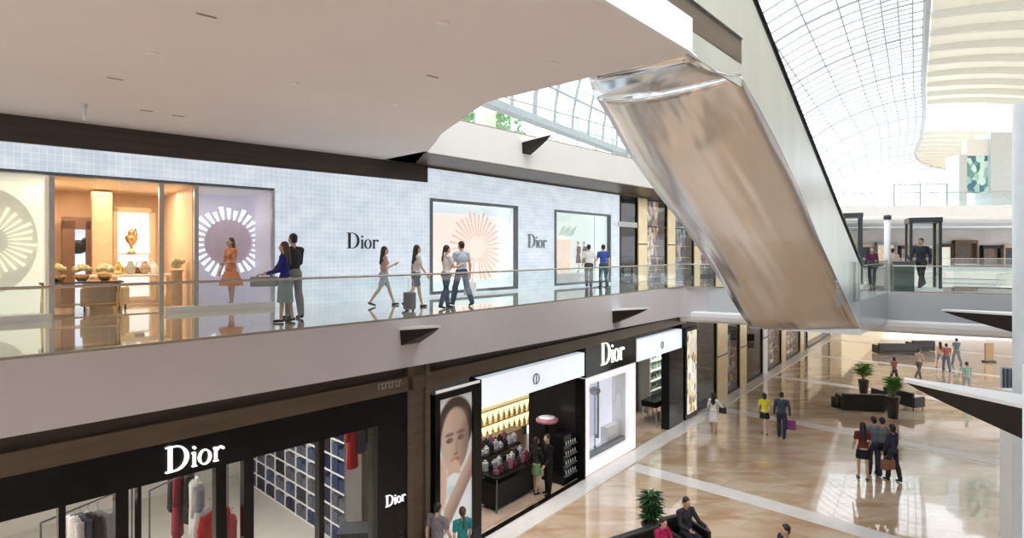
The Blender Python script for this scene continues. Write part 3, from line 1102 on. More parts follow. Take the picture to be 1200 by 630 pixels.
# arc length table
tab = [path(i / 600) for i in range(601)]
al = [0]
for i in range(600): al.append(al[-1] + (tab[i + 1][0] - tab[i][0]).length)
def pal(s):
    lo_, hi_ = 0, 600
    while hi_ - lo_ > 1:
        m_ = (lo_ + hi_) // 2
        if al[m_] <= s: lo_ = m_
        else: hi_ = m_
    r = (s - al[lo_]) / max(1e-6, al[lo_ + 1] - al[lo_])
    return tab[lo_][0].lerp(tab[lo_ + 1][0], r), tab[lo_][1]
ZC, ZS, WV = 21.8, 12.4, 13.0
def vp(s, a):
    """a 0 at crown .. 1 at springing"""
    p, d = pal(s); nl = Vector((-d.y, d.x))
    w = WV * math.sin(a * PI / 2); z = ZS + (ZC - ZS) * math.cos(a * PI / 2)
    q = p + nl * w
    return Vector((q.x, q.y, z))
LT = al[-1]
mb = MB(); NS, NA = 110, 14
for i in range(NS + 1):
    for j in range(NA + 1):
        mb.v.append(tuple(vp(LT * i / NS, j / NA)))
mb.add([], [])
mb.f = [(i * (NA + 1) + j, i * (NA + 1) + j + 1, (i + 1) * (NA + 1) + j + 1, (i + 1) * (NA + 1) + j) for i in range(NS) for j in range(NA)]
mb.m = [0] * len(mb.f)
vault = struct(mb.build('skylight_vault', M_vglass, smooth=True))
step = 1.55
s = 24.0; k_ = 0
while s < LT - 1 and k_ < 96:
    mb = MB(); mb.tube([vp(s, j / 16) + Vector((0, 0, -.05)) for j in range(17)], .065 if k_ % 6 else .10, 5)
    mb.build('rib', M_ribw, vault)
    s += step; k_ += 1
for a in (0, .035, .07, .11, .16, .21, .3, .4, .5, .6, .7, .8, .9, 1):
    mb = MB(); mb.tube([vp(20 + (LT - 21) * j / 90, a) + Vector((0, 0, -.02)) for j in range(91)], .055 if 0 < a < 1 else .22, 5)
    mb.build('purlin', M_ribw if a < .2 else M_ribw, vault)
for a0, a1 in ((.035, .07), (.07, .11), (.11, .16)):
    mb = MB()
    for j in range(80):
        s0 = 26 + j * .775
        q = [vp(s0, a0), vp(s0 + .2, a0), vp(s0 + .2, a1), vp(s0, a1)]
        q = [x - Vector((0, 0, .12)) for x in q]
        mb.add(q, [(0, 1, 2, 3)])
    o = mb.build('louvre', M_mesh, vault); sd = o.modifiers.new('s', 'SOLIDIFY'); sd.thickness = .03

# cream roof to the right of the vault, in two shells with a bright slot between
def cp(s, w, dz=0):
    p, d = pal(s); nr = Vector((d.y, -d.x))
    q = p + nr * w
    return Vector((q.x, q.y, ZC + .2 - .018 * w * w * (1 if w < 12 else 12 * 2 / w - (144 / w / w)) + dz))
def s_of_Y(Y):
    for i, (p, d) in enumerate(tab):
        if p.y > Y: return al[i]
    return LT
def roof_shell(name, s0, s1, w1, bowed):
    mb = MB(); n1 = int((s1 - s0) / 1.2) + 2; n2_ = 16
    for i in range(n1 + 1):
        for j in range(n2_ + 1):
            w = .25 + (w1 - .25) * j / n2_
            mb.v.append(tuple(cp(s0 + (s1 - s0) * i / n1, w)))
    mb.f = [(i * (n2_ + 1) + j, i * (n2_ + 1) + j + 1, (i + 1) * (n2_ + 1) + j + 1, (i + 1) * (n2_ + 1) + j) for i in range(n1) for j in range(n2_)]
    mb.m = [0] * len(mb.f)
    o = struct(mb.build(name, M_creamroof, smooth=True))
    s = s0 + .5
    while s < s1:
        mb = MB()
        L_ = []
        for j in range(13):
            w = .2 + (w1 - .3) * j / 12
            dep = .75 - .35 * abs(j / 6 - 1)
            L_.append((cp(s, w, 0), dep))
        vs = []
        for p, dep in L_:
            _, d = pal(s); e = Vector((d.x, d.y, 0)) * .14
            vs += [p - e, p + e, p + e - Vector((0, 0, dep)), p - e - Vector((0, 0, dep))]
        fs = []
        for j in range(12):
            for k in range(4):
                fs.append((j * 4 + k, j * 4 + (k + 1) % 4, j * 4 + 4 + (k + 1) % 4, j * 4 + 4 + k))
        fs += [(0, 1, 2, 3), (48, 49, 50, 51)]
        mb.add(vs, fs); mb.build('beam', mat('cream_beam', (.74, .75, .70), .5, var=.02), o)
        s += 3.6
    return o
def translucent(m, w):
    nt = m.node_tree; n = nt.nodes; b = n['Principled BSDF']; tr = n.new('ShaderNodeBsdfTranslucent'); tr.inputs[0].default_value = (.93, .91, .80, 1)
    mx = n.new('ShaderNodeMixShader'); mx.inputs[0].default_value = w
    nt.links.new(b.outputs[0], mx.inputs[1]); nt.links.new(tr.outputs[0], mx.inputs[2]); nt.links.new(mx.outputs[0], n['Material Output'].inputs[0])
translucent(M_creamroof, .12)
roof_shell('cream_roof', s_of_Y(14), s_of_Y(58), 26, 0)
roof_shell('cream_roof_far', s_of_Y(67), s_of_Y(100), 30, 0)

# ------------------------------------------------------------------ level three: glazing behind the walkway and balustrade
T3 = Wall((cf0.x, cf0.y), math.degrees(math.atan2(fdir.x, fdir.y)))
tb = [T3.at(-1.2, .08, 0), T3.at(24, .08, 0)]
balustrade(tb, 'glass balustrade on the level above, under the tall windows', None, L3, 1.05, seglen=1.6)
def clear_wall(name, W, s0, s1, d, z0, z1, nx, nz):
    o = struct(bpy.data.objects.new(name, None)); COL.objects.link(o)
    o.location = W.at(0, 0, 0); o.rotation_euler.z = W.rz
    mb = MB(); mb.box(s0, s1, d, d + .02, z0, z1); mb.build('pane', M_vglass, o)
    mb = MB()
    for i in range(nx + 1):
        x = s0 + (s1 - s0) * i / nx; mb.box(x - .035, x + .035, d - .06, d + .08, z0, z1)
    for j in range(nz + 1):
        z = z0 + (z1 - z0) * j / nz; mb.box(s0, s1, d - .05, d + .06, z - .035, z + .035)
    mb.build('mullion', mat('pale_mullion', (.72, .78, .78), .4), o)
    return o
clear_wall('window_1', T3, -3, 26, 3.6, L3, 16.5, 20, 3)
mb = MB(); mb.prism([T3.at(-3, 3.8)[:2], T3.at(26, 3.8)[:2], T3.at(26, 22)[:2], T3.at(-3, 22)[:2]], L3 - .5, L3 - .4); struct(mb.build('outdoor_terrace', M_cream))
mb = MB(); mb.box(4.9, 5.6, 3.0, 3.4, L3, 16.5); struct(wframe('trim_9', mb, mat('cream_pillar', (.86, .82, .72), .5), T3))

# ------------------------------------------------------------------ wing brackets
def wing(p, direction, L_, hroot, wroot, label, group=None, tipdz=.12):
    """tapering fin, white top, dark sides; p = root top centre"""
    rz = math.atan2(direction[1], direction[0])
    t = thing('wing_bracket', label, 'bracket', p, rz, group)
    mb = MB(); N = 10; vs = []
    for i in range(N + 1):
        q = i / N
        w = wroot * (1 - q) ** .8 * .5 + .02; z1 = tipdz * q; hh = hroot * (1 - q) ** .9 + .015
        x = L_ * q
        vs += [(x, -w, z1), (x, w, z1), (x, w * .9, z1 - hh), (x, -w * .9, z1 - hh)]
    fs = []
    for i in range(N):
        for k in range(4): fs.append((i * 4 + k, i * 4 + (k + 1) % 4, i * 4 + 4 + (k + 1) % 4, i * 4 + 4 + k))
    fs += [(0, 1, 2, 3), (N * 4, N * 4 + 1, N * 4 + 2, N * 4 + 3)]
    mb.add(vs, fs); mb.build('dark_body', mat('wing_bronze', (.022, .016, .013), .45, .1, spec=.2), t)
    mb = MB(); vs = []
    for i in range(N + 1):
        q = i / N
        w = wroot * (1 - q) ** .8 * .5 + .035; z1 = tipdz * q
        x = (L_ + .03) * q
        vs += [(x, -w, z1 + .045), (x, w, z1 + .045), (x, w, z1), (x, -w, z1)]
    mb.add(vs, fs); o = mb.build('white_top', M_fasciaW, t)
    return t
nG = -GL.v; n3 = Vector((nG.x, nG.y, 0))
s_ = GL.s(481, -.35) ; wing(GL.at(s_, -.33, L2 - .22), nG, .95, .31, .5, 'dark tapering wing bracket on the walkway edge below the walking women')
s_ = GR.s(722, -.35); nR = -GR.v; wing(GR.at(s_, -.33, L2 - .52), nR, 1.15, .40, .5, 'dark tapering wing bracket on the walkway edge nearest the escalator')
s_ = T3.s(617); z_ = T3.z(617, 168); wing(T3.at(s_, 0, z_), (-T3.v.x, -T3.v.y), 1.0, .33, .4, 'small bronze wing bracket high on the level above the lit facade')

# opposite side: slab edge, white columns, big wing brackets
OP = Wall((5.98, 6.7), 41.75)
mb = MB(); mb.prism([OP.at(-22)[:2], OP.at(11.6)[:2], OP.at(11.6, -6)[:2], OP.at(-22, -6)[:2]], L2 - 1.0, L2)
struct(mb.build('opposite_floor_slab', M_fasciaW))
mb = MB(); mb.prism([OP.at(-30, -.35)[:2], OP.at(30, -.35)[:2], OP.at(30, -9)[:2], OP.at(-30, -9)[:2]], CEIL2, L3)
struct(mb.build('opposite_level_three_slab', M_soffit))
M_opp = mat('opposite_wall', (.46, .43, .41), .5, var=.2, scale=.5)
mb = MB(); mb.prism([OP.at(-30, -5.5)[:2], OP.at(26, -5.5)[:2], OP.at(26, -5.8)[:2], OP.at(-30, -5.8)[:2]], L2, CEIL2)
struct(mb.build('wall_opposite_upper', M_opp))
mb = MB(); mb.prism([OP.at(-30, -2.4)[:2], OP.at(26, -2.4)[:2], OP.at(26, -2.8)[:2], OP.at(-30, -2.8)[:2]], 0, L2 - 1.0)
struct(mb.build('wall_opposite_lower', M_opp))
mb = MB(); mb.prism([OP.at(-30, -6)[:2], OP.at(40, -6)[:2], OP.at(40, -6.4)[:2], OP.at(-30, -6.4)[:2]], L3, 16)
struct(mb.build('wall_opposite_top', mat('opposite_pale', (.62, .60, .57), .5)))
# the mall goes on behind the camera
mb = MB(); mb.prism([(-36, -12), (4, -34), (4.2, -34.4), (-36.2, -12.4)], 0, 16)
struct(mb.build('wall_behind', mat('behind_wall', (.62, .60, .58), .6, var=.1, scale=.4)))
wing(OP.at(.0, .0, 5.44), (OP.v.x, OP.v.y), 1.12, .34, .55, 'large dark wing bracket with white top at the right edge, nearest the camera', tipdz=.08)
wing(OP.at(9.2, .0, 5.72), (OP.v.x, OP.v.y), 1.5, .42, .6, 'dark wing bracket under the cross bridge at the right edge', tipdz=.0)
mb = MB(); mb.lathe([(.30, 0), (.30, 13.5)], seg=28)
c_ = Vector((6.74, 7.25)); 
struct(mb.build('column_near', mat('grey_column', (.62, .66, .68), .4), smooth=True, loc=(c_.x, c_.y, -4.4), ))
mb = MB(); mb.box(-.16, .16, -.16, .16, 0, 4.3)
k2 = Vector((10.62, 12.1)); struct(mb.build('column_low', M_fasciaW, loc=(k2.x, k2.y, 0)))
# ------------------------------------------------------------------ upstairs flagship store (left)
M_peach = mat('peach_wall', (.86, .64, .44), .5, var=.06, scale=3)
M_sand = mat('sand_stone', (.70, .52, .36), .35, var=.1, scale=4)
M_shopfloor = mat('cream_marble_floor', (.72, .60, .46), .08, var=.08, scale=2)
M_goldleaf = mat('gold_metal', (.80, .58, .26), .25, .9)
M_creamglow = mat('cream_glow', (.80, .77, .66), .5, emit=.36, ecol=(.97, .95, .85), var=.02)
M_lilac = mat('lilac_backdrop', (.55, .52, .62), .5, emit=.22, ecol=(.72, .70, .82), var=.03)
M_ray = mat('ice_ray', (.75, .88, .95), .4, emit=.95, ecol=(.80, .92, 1.0))
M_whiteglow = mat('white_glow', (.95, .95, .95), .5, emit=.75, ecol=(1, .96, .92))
sE0, sE1 = UL.s(62), UL.s(229)
room(UL, sE0, sE1, .3, 3.7, L2, st, M_peach, M_shopfloor, mat('store_ceiling', (.85, .70, .52), .5), 'store')
room(UL, UL.s(-60), sE0 - .12, .3, 2.0, L2, st, M_creamglow, M_white, M_white, 'window_cream')
room(UL, UL.s(231) + .06, sw - .02, .3, 2.2, L2, st, M_lilac, M_white, M_white, 'window_lilac', left=False)
area('store_lamp', UL.at((sE0 + sE1) / 2 - .3, 1.6, st - .12), 2.2, 75, (1, .80, .55), sy=2)
area('store_lamp_b', UL.at(sE1 - .8, 1.6, st - .12), 1.0, 30, (1, .85, .65), sy=1.5)
area('window_lamp', UL.at(UL.s(270), 1.0, st - .12), 1.2, 10, (1, .95, .92), sy=1)
# glass shopfront with slim posts
gf = wthing(UL, 'glass_shopfront', 'tall clear glass shopfront of the upstairs corner store, left of the lit facade', 'shopfront', UL.s(-60), 0, L2)
x0 = UL.s(-60)
def gx(px): return UL.s(px) - x0
for a, b in ((-58, 56), (66, 116), (140, 186), (192, 228), (234, 321)):
    mb = MB(); mb.box(gx(a) + .02, gx(b) - .02, .10, .115, .02, st - L2 - .04); mb.build('glass_panel', M_shop, gf)
for px in (61, 190, 231, 322):
    mb = MB(); mb.box(gx(px) - .045, gx(px) + .045, .04, .18, 0, st - L2); mb.build('post', mat('post_satin', (.55, .57, .58), .3, .5), gf)
mb = MB(); mb.box(0, gx(322), .03, .2, st - L2 - .06, st - L2); mb.build('head_rail', M_frame, gf)
for a_, b_ in ((0, gx(61)), (gx(196), gx(322))):
    mb = MB(); mb.box(a_, b_, .0, .3, 0, .14); mb.build('sill', M_white, gf)
# interior pieces placed in store coordinates (s along, d deep, z)
def W_item(W, name, label, cat, s, d, z, w, dp, h, m, bevel=.01, group=None):
    mb = MB(); mb.box(-w / 2, w / 2, -dp / 2, dp / 2, 0, h)
    return tag(mb.build(name, m, loc=W.at(s, d, z), rz=W.rz, bevel=bevel), label, cat, group)
# inner doorway portal, pier and lit wall niche
def sAt(px, d): return UL.s(px, d)
t = wthing(UL, 'doorway_portal', 'brown framed doorway with a pale blue lit panel inside the upstairs store', 'doorway', sAt(92, 3.1), 3.1, L2)
w_ = sAt(108, 3.1) - sAt(70, 3.1)
mb = MB(); mb.box(-w_ / 2, -w_ / 2 + .25, -.1, .3, 0, 2.2); mb.box(w_ / 2 - .18, w_ / 2, -.1, .3, 0, 2.2); mb.box(-w_ / 2, w_ / 2, -.1, .3, 2.0, 2.3)
mb.build('door_frame', mat('walnut', (.22, .13, .09), .35), t)
mb = MB(); mb.box(-w_ / 2 + .25, w_ / 2 - .18, .15, .2, 0, 2.0); lp_ = mb.build('lit_panel', mat('blue_panel', (.6, .72, .95), .5, emit=.9, ecol=(.70, .80, 1)), t)
mb = MB(); mb.ball((0, .1, 1.55), (.2, .04, .18)); mb.ball((.18, .1, 1.7), (.12, .03, .1)); mb.build('dark_motif', M_letterk, lp_, True)
W_item(UL, 'stone_pier', 'sand-coloured square pier beside the brown doorway in the store', 'pier', sAt(119, 2.9), 2.9, L2 + .02, .42, .4, 2.95, M_sand)
t = wthing(UL, 'lit_niche', 'bright white display niche on the store back wall with gold ornaments', 'niche', sAt(157, 3.3), 3.3, L2)
w_ = sAt(182, 3.3) - sAt(133, 3.3)
mb = MB(); mb.box(-w_ / 2, w_ / 2, .2, .3, .2, 2.5); mb.build('back_panel', M_whiteglow, t)
mb = MB(); mb.box(-w_ / 2, -w_ / 2 + .1, -.1, .3, .1, 2.6); mb.box(w_ / 2 - .1, w_ / 2, -.1, .3, .1, 2.6); mb.box(-w_ / 2, w_ / 2, -.1, .3, 2.5, 2.62); mb.build('frame', M_peach, t)
for z in (.75, 1.35):
    mb = MB(); mb.box(-w_ / 2 + .1, w_ / 2 - .1, -.05, .2, z, z + .04); mb.build('shelf', M_white, t)
g_ = UL.at(sAt(154, 3.15), 3.15)
mb = MB(); mb.lathe([(.10, 0), (.10, .03), (.03, .06), (.04, .2), (.12, .3), (.16, .42), (.10, .5)], seg=14); mb.ball((0, 0, .55), .09); mb.tube([(0, 0, .3), (.15, 0, .5), (.1, 0, .65)], .03, 6)
tag(mb.build('gold_ornament', M_goldleaf, loc=(g_.x, g_.y, L2 + 1.39), smooth=True), 'gold figure-like ornament on the upper niche shelf', 'ornament')
g_ = UL.at(sAt(150, 3.15), 3.15)
mb = MB(); mb.prism([(-.18, -.08), (.18, -.08), (.18, .08), (-.18, .08)], 0, .24)
tag(mb.build('yellow_box_bag', mat('yellow_leather', (.85, .68, .25), .4), loc=(g_.x, g_.y, L2 + .79), rz=UL.rz, bevel=.03), 'yellow boxy handbag on the lower niche shelf', 'bag')
g_ = UL.at(sAt(163, 3.15), 3.15)
mb = MB(); mb.prism([(-.12, -.08), (.12, -.08), (.12, .08), (-.12, .08)], 0, .22); mb.tube([(-.08, 0, .2), (-.05, 0, .36), (.05, 0, .36), (.08, 0, .2)], .012, 6)
tag(mb.build('brown_handbag', mat('brown_leather', (.20, .10, .05), .4), loc=(g_.x, g_.y, L2 + .79), rz=UL.rz, bevel=.03), 'small brown handbag right of the yellow bag in the niche', 'bag')
# round table with hydrangea bowls, console and chair
p = P(93, 402, L2); p = UL.at(sAt(96, .85), .85)
t = thing('console_table', 'gold-legged console table with dark top behind the shop glass, under the flowers', 'table', (p.x, p.y, L2 + .02), UL.rz)
mb = MB(); mb.box(-.75, .75, -.3, .3, .70, .74); mb.build('table_top', mat('smoked_top', (.12, .09, .05), .15), t, bevel=.01)
for x in (-.7, .7):
    for y in (-.26, .26):
        mb = MB(); mb.tube([(x, y, 0), (x * .96, y * .9, .7)], .022, 8); mb.build('leg', M_goldleaf, t, True)
mb = MB(); mb.box(-.68, .68, -.24, .24, .22, .25); mb.build('lower_shelf', M_goldleaf, t, bevel=.005)
random.seed(4)
M_hyd = mat('cream_hydrangea', (.90, .82, .52), .7, var=.15, scale=30)
for i, dx in enumerate((-.42, 0, .42)):
    q = UL.at(sAt(96, .85) + dx, .85)
    v = thing('flower_bowl', ['leftmost', 'middle', 'rightmost'][i] + ' bowl of cream hydrangeas on the gold console table', 'flowers', (q.x, q.y, L2 + .765), 0, 'hydrangea bowls on the console')
    mb = MB(); mb.lathe([(.08, 0), (.13, .06), (.15, .14), (.13, .15), (.02, .12)], seg=14); mb.build('bowl', M_goldleaf, v, True)
    mb = MB()
    for k_ in range(26):
        a = random.random() * 2 * PI; r = random.random() * .17
        mb.ball((r * math.cos(a), r * math.sin(a), .24 + .10 * (1 - r / .2) + random.uniform(-.02, .02)), .055, 7, 5)
    mb.build('blossoms', M_hyd, v, True)
def vase(px, d, z, prof, m, label, cat='vase', nm='vase'):
    q = UL.at(sAt(px, d), d)
    mb = MB(); mb.lathe(prof, seg=16)
    return tag(mb.build(nm, m, loc=(q.x, q.y, z), smooth=True), label, cat)
t = wthing(UL, 'display_table', 'long pale display table in the middle of the upstairs store', 'table', sAt(152, 2.2), 2.2, L2 + .02)
mb = MB(); mb.box(-.9, .9, -.35, .35, .78, .83); mb.build('table_top', M_white, t, bevel=.01)
for x in (-.8, .8):
    mb = MB(); mb.box(x - .05, x + .05, -.3, .3, 0, .78); mb.build('leg', M_goldleaf, t, bevel=.01)
for i, (px, m, lb) in enumerate(((138, M_goldleaf, 'small gold vase at the left end of the pale store table'), (153, mat('grey_ceramic', (.45, .45, .43), .3), 'grey ceramic vase on the pale store table'),
                                 (170, mat('taupe', (.5, .38, .28), .3), 'round taupe vase on the pale store table'), (180, M_white, 'white vase at the right end of the pale store table'))):
    vase(px, 2.2, L2 + .855, [(.06, 0), (.10, .06), (.12 + .02 * (i == 2), .15), (.07, .25), (.05, .30), (.06, .33)], m, lb)
M_seatf = mat('champagne_velvet', (.62, .50, .34), .5)
def armchair(W, s, d, z, label, m, rz=0, sc=1.0, loc=None, group=None):
    p = loc if loc is not None else W.at(s, d, z)
    t = thing('armchair', label, 'armchair', p, (W.rz if W else 0) + rz, group); t.scale = (sc,) * 3
    mb = MB(); mb.box(-.36, .36, -.30, .34, .14, .42); mb.build('seat', m, t, bevel=.05)
    mb = MB(); mb.box(-.42, .42, .26, .42, .14, .82); mb.build('backrest', m, t, bevel=.06)
    for x in (-1, 1):
        mb = MB(); mb.box(min(x * .36, x * .47), max(x * .36, x * .47), -.34, .40, .14, .62); mb.build('armrest', m, t, bevel=.04)
        for y in (-.28, .34):
            mb = MB(); mb.tube([(x * .38, y, 0), (x * .38, y, .16)], .022, 8); mb.build('leg', M_blackm, t)
    return t
armchair(UL, sAt(124, 1.6), 1.6, L2 + .02, 'champagne armchair beside the console in the upstairs store', M_seatf, rz=R(160), sc=.9)
# far left window: cream sunburst
t = wthing(UL, 'sunburst_display', 'cream radiating sunburst panel in the far left shop window', 'display', sE0 - .12 - .88, 1.5, L2 + .3)
mb = MB(); prof = [(a, b) for a, b in arcp(0, 1.35, .82, 1.15, 0, 350, 35)]; mb.vprism(prof, .05, .1); mb.build('disc', mat('greige_disc', (.66, .64, .55), .5, emit=.24), t)
sunburst(t, 0, 1.35, .0, .32, .80, 30, mat('cream_ray', (.92, .88, .72), .5, emit=.6, ecol=(.95, .9, .72)), wd=.4)
# right window: ice sunburst behind a mannequin in an orange dress
t = wthing(UL, 'sunburst_display', 'ice-white sunburst panel behind the orange dress mannequin', 'display', sAt(268, 1.6), 1.6, L2)
zc = UL.z(268, 284, 1.6) - L2
mb = MB(); mb.vprism(arcp(0, zc, .58, .66, 0, 354, 59), .03, .06); mb.build('disc', mat('mauve_disc', (.48, .40, .46), .5, emit=.18), t)
sunburst(t, 0, zc, .0, .62, .98, 30, M_ray, wd=.55)
q = UL.at(sAt(271, .85), .85)
M_or = mat('orange_chiffon', (.92, .33, .13), .6, var=.25, scale=8)
figure('mannequin', 'brown-haired mannequin in an orange ruffled dress in the lit shop window', 'mannequin', (q.x, q.y, L2 + .04), R(150), 1.75, True, legs=((4, 2), (-3, 2)), arms=((10, 14, 70), (5, 10, 20)), vol=.12,
       top=(.85, .35, .18), topm=M_or, sleeve='short', bottom='dress', bcol=(.9, .36, .16), blen=.42, hair='long', hmat=M_hairb, skin=M_skinl)
W_item(UL, 'plinth', 'low white plinth beneath the orange dress mannequin', 'plinth', sAt(271, .85), .85, L2 + .0, 1.0, .7, .035, M_white)
# ornaments in the narrow pillar window
mb = MB(); mb.lathe([(.12, 0), (.12, .9), (.16, .95), (.02, .96)], seg=14); q = UL.at(sAt(207, .8), .8)
tag(mb.build('pedestal', M_sand, loc=(q.x, q.y, L2 + .02), smooth=True), 'sand-coloured pedestal in the narrow pane between door and lilac window', 'pedestal')
mb = MB()
for k_ in range(20):
    a = random.random() * 6.28; r = random.random() * .16
    mb.ball((r * math.cos(a), r * math.sin(a), .1 + random.uniform(-.03, .12)), .06, 7, 5)
tag(mb.build('flower_ball', M_hyd, loc=(q.x, q.y, L2 + 1.0), smooth=True), 'cream flower ball on the sand-coloured pedestal', 'flowers')
# mannequins in the second framed window
for i, (px, c) in enumerate(((677, (.20, .05, .04)), (684, (.12, .06, .05)))):
    q = UR.at(UR.s(px, .8), .8)
    figure('mannequin', ('left' if i == 0 else 'right') + ' dark-red mannequin of the pair behind the mint display window glass', 'mannequin', (q.x, q.y, wb_ + .46), R(130 + 20 * i), 1.35, True, legs=((3, 2), (-3, 2)), arms=((10, 12, 50), (5, 10, 20)),
           top=c, sleeve='long', bottom='dress', bcol=c, blen=.4, hair='short', skin=M_manq, vox=.016)

# ------------------------------------------------------------------ upstairs shops further right
def goods_back(name, cols, scale=3, emit=.35):
    if name in MC: return MC[name]
    m = bpy.data.materials.new(name); m.use_nodes = True
    nt = m.node_tree; n = nt.nodes; b = n['Principled BSDF']
    tc = n.new('ShaderNodeTexCoord'); vo = n.new('ShaderNodeTexVoronoi'); vo.inputs['Scale'].default_value = scale
    mp = n.new('ShaderNodeMapping'); mp.inputs['Scale'].default_value = (1, 1, .6)
    nt.links.new(tc.outputs['Object'], mp.inputs[0]); nt.links.new(mp.outputs[0], vo.inputs['Vector'])
    sp = n.new('ShaderNodeSeparateColor'); nt.links.new(vo.outputs['Color'], sp.inputs[0])
    cr = n.new('ShaderNodeValToRGB'); cr.color_ramp.interpolation = 'CONSTANT'
    el = cr.color_ramp.elements
    while len(el) < len(cols): el.new(.5)
    for i, c in enumerate(cols): el[i].position = i / len(cols); el[i].color = (*c, 1)
    nt.links.new(sp.outputs[0], cr.inputs[0]); nt.links.new(cr.outputs[0], b.inputs['Base Color'])
    b.inputs['Roughness'].default_value = .3
    nt.links.new(cr.outputs[0], b.inputs['Emission Color']); b.inputs['Emission Strength'].default_value = emit  # pattern also emits light, so the shop displays look lit
    MC[name] = m
    return m
M_wallpaper = goods_back('patterned_panel', [(.16, .08, .08), (.45, .30, .26), (.75, .66, .55), (.10, .09, .14), (.55, .35, .2)], 5)
M_wallpaperb = goods_back('patterned_panel_blue', [(.05, .07, .10), (.12, .2, .3), (.4, .48, .5), (.03, .03, .05), (.25, .18, .12)], 4)
M_wallgold = goods_back('patterned_panel_gold', [(.55, .42, .22), (.85, .75, .52), (.95, .9, .8), (.3, .2, .1), (.6, .55, .45)], 7)
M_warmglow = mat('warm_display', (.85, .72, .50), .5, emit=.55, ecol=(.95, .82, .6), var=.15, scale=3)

def bay(W, p0, p1, z0, z1, label, kind, depth=1.2, cat='shopfront', goods=0, back=None):
    """one shopfront bay between two image columns"""
    s0, s1 = W.s(p0), W.s(p1); w = s1 - s0; H = z1 - z0
    t = wthing(W, 'shopfront_bay', label, cat, s0, 0, z0)
    if kind == 'pier':
        mb = MB(); mb.box(0, w, -.08, .35, 0, H); mb.build('pier', back or M_gold, t, bevel=.02)
        mb = MB(); mb.box(-.0, w, -.095, -.08, H * .44, H * .455); mb.build('joint', M_brown2, t)
        return t
    mb = MB(); f = .05
    mb.box(0, f, -.02, .08, 0, H); mb.box(w - f, w, -.02, .08, 0, H); mb.box(f, w - f, -.02, .08, H - f, H); mb.box(f, w - f, -.02, .08, 0, .14)
    if kind != 'dark': mb.box(f, w - f, -.02, .06, H * .66, H * .66 + .06)
    mb.build('frame', M_black, t)
    mb = MB(); mb.box(f, w - f, .02, .03, .14, H - f); mb.build('pane', M_shop, t)
    mb = MB(); mb.box(0, w, depth, depth + .05, 0, H); mb.build('back_panel', back or M_blackm, t)
    mb = MB(); mb.box(0, .03, .09, depth, 0, H); mb.box(w - .03, w, .09, depth, 0, H); mb.box(0, w, .09, depth, H - .03, H); mb.box(0, w, .09, depth, 0, .12)
    mb.build('display_case', M_blackm if kind == 'dark' else mat('case_brown', (.16, .11, .08), .4), t)
    if goods:
        for j in range(3):
            z = .5 + j * .62
            mb = MB(); mb.box(.05, w - .05, depth * .45, depth, z, z + .03); mb.build('shelf', M_gold, t)
    return t

zu = 9.86
bay(UR, 727, 746.5, L2, zu, 'black glossy doorway bay at the right end of the lit facade upstairs', 'dark', 2.0)
q = UR.s(728.5, -.25)
mb = MB(); mb.box(0, UR.s(746, -.1) - UR.s(724, -.1), -.04, .0, 0, .24)
o = mb.build('projecting_sign', mat('grey_sign', (.55, .56, .56), .4, emit=.2), loc=UR.at(UR.s(724, -.1), -.1, UR.z(735, 266, -.1)), rz=UR.rz)
tag(o, 'small grey horizontal sign fixed across the black doorway bay upstairs', 'sign')
bay(UR, 746.5, 757, L2, zu, 'first gold pier upstairs, right of the black doorway', 'pier')
bay(UR, 757, 781, L2, zu, 'upstairs shop window with pinkish patterned display between gold piers', 'win', .45, goods=1, back=M_wallpaper)
bay(UR, 781, 790, L2, zu, 'second gold pier upstairs from the black doorway', 'pier')
bay(UR, 790, 812.5, L2, zu, 'upstairs shop window with dark blue display between gold piers', 'win', .45, goods=1, back=M_wallpaperb)
bay(UR, 812.5, 819, L2, zu, 'third gold pier upstairs, beside the escalator', 'pier')
bay(UR, 819, 838, L2, zu, 'upstairs shop window half hidden by the bronze escalator', 'win', .45, goods=1, back=M_wallpaper)
bay(UR, 838, 845, L2, zu, 'gold pier hidden mostly by the bronze escalator', 'pier')
mb = MB(); mb.box(UR.s(845), UR.s(845) + 30, 0, .3, L2, CEIL2); struct(wframe('wall_right_far', mb, M_gold, UR))

# ------------------------------------------------------------------ ground floor : big black storefront (left)
ZT, ZB = 4.2, 3.60
xs = GL.s(503)
Zf = 0.02
bf = wthing(GL, 'storefront', 'long black glossy storefront frame of the big ground-floor shop at lower left', 'storefront', -13.0, 0, 0)
mb = MB(); mb.box(0, 13.0 + GL.s(475), -.06, .25, ZB, ZT); mb.build('fascia_board', M_black, bf)
mull = [(-40, -20), (68, 76.5), (134.5, 150), (160.5, 165), (252, 264.5), (285, 296.5), (373, 379)]
for a, b in mull:
    mb = MB(); mb.box(13 + GL.s(a), 13 + GL.s(b), -.04, .14, 0, ZB); mb.build('mullion', M_black, bf)
mb = MB(); mb.box(13 + GL.s(440.5), 13 + GL.s(475), -.06, .3, 0, ZB); mb.build('end_pier', M_black, bf)
edges = [-120] + [v for ab in mull for v in ab] + [440.5]
for a, b in zip(edges[::2], edges[1::2]):
    mb = MB(); mb.box(13 + GL.s(a), 13 + GL.s(b), .03, .045, .1, ZB); mb.build('glass_pane', M_shop, bf)
mb = MB(); mb.box(0, 13 + GL.s(440), -.03, .12, 0, .1); mb.build('plinth', M_black, bf)
bp = wthing(GL, 'bronze_pilaster', 'wide brown bronze pilaster between the black storefront and the portrait poster', 'pilaster', GL.s(475), 0, 0)
mb = MB(); L_ = -GL.s(475)
mb.box(0, L_ * .28, -.10, .3, 0, 4.86); mb.box(L_ * .28, L_ * .8, -.05, .3, 0, 4.86); mb.box(L_ * .8, L_ * 1.0, -.12, .3, 0, 4.86)
mb.build('cladding', M_brown2, bp, bevel=.01)
sa, sb = GL.s(193, -.07), GL.s(262, -.07)
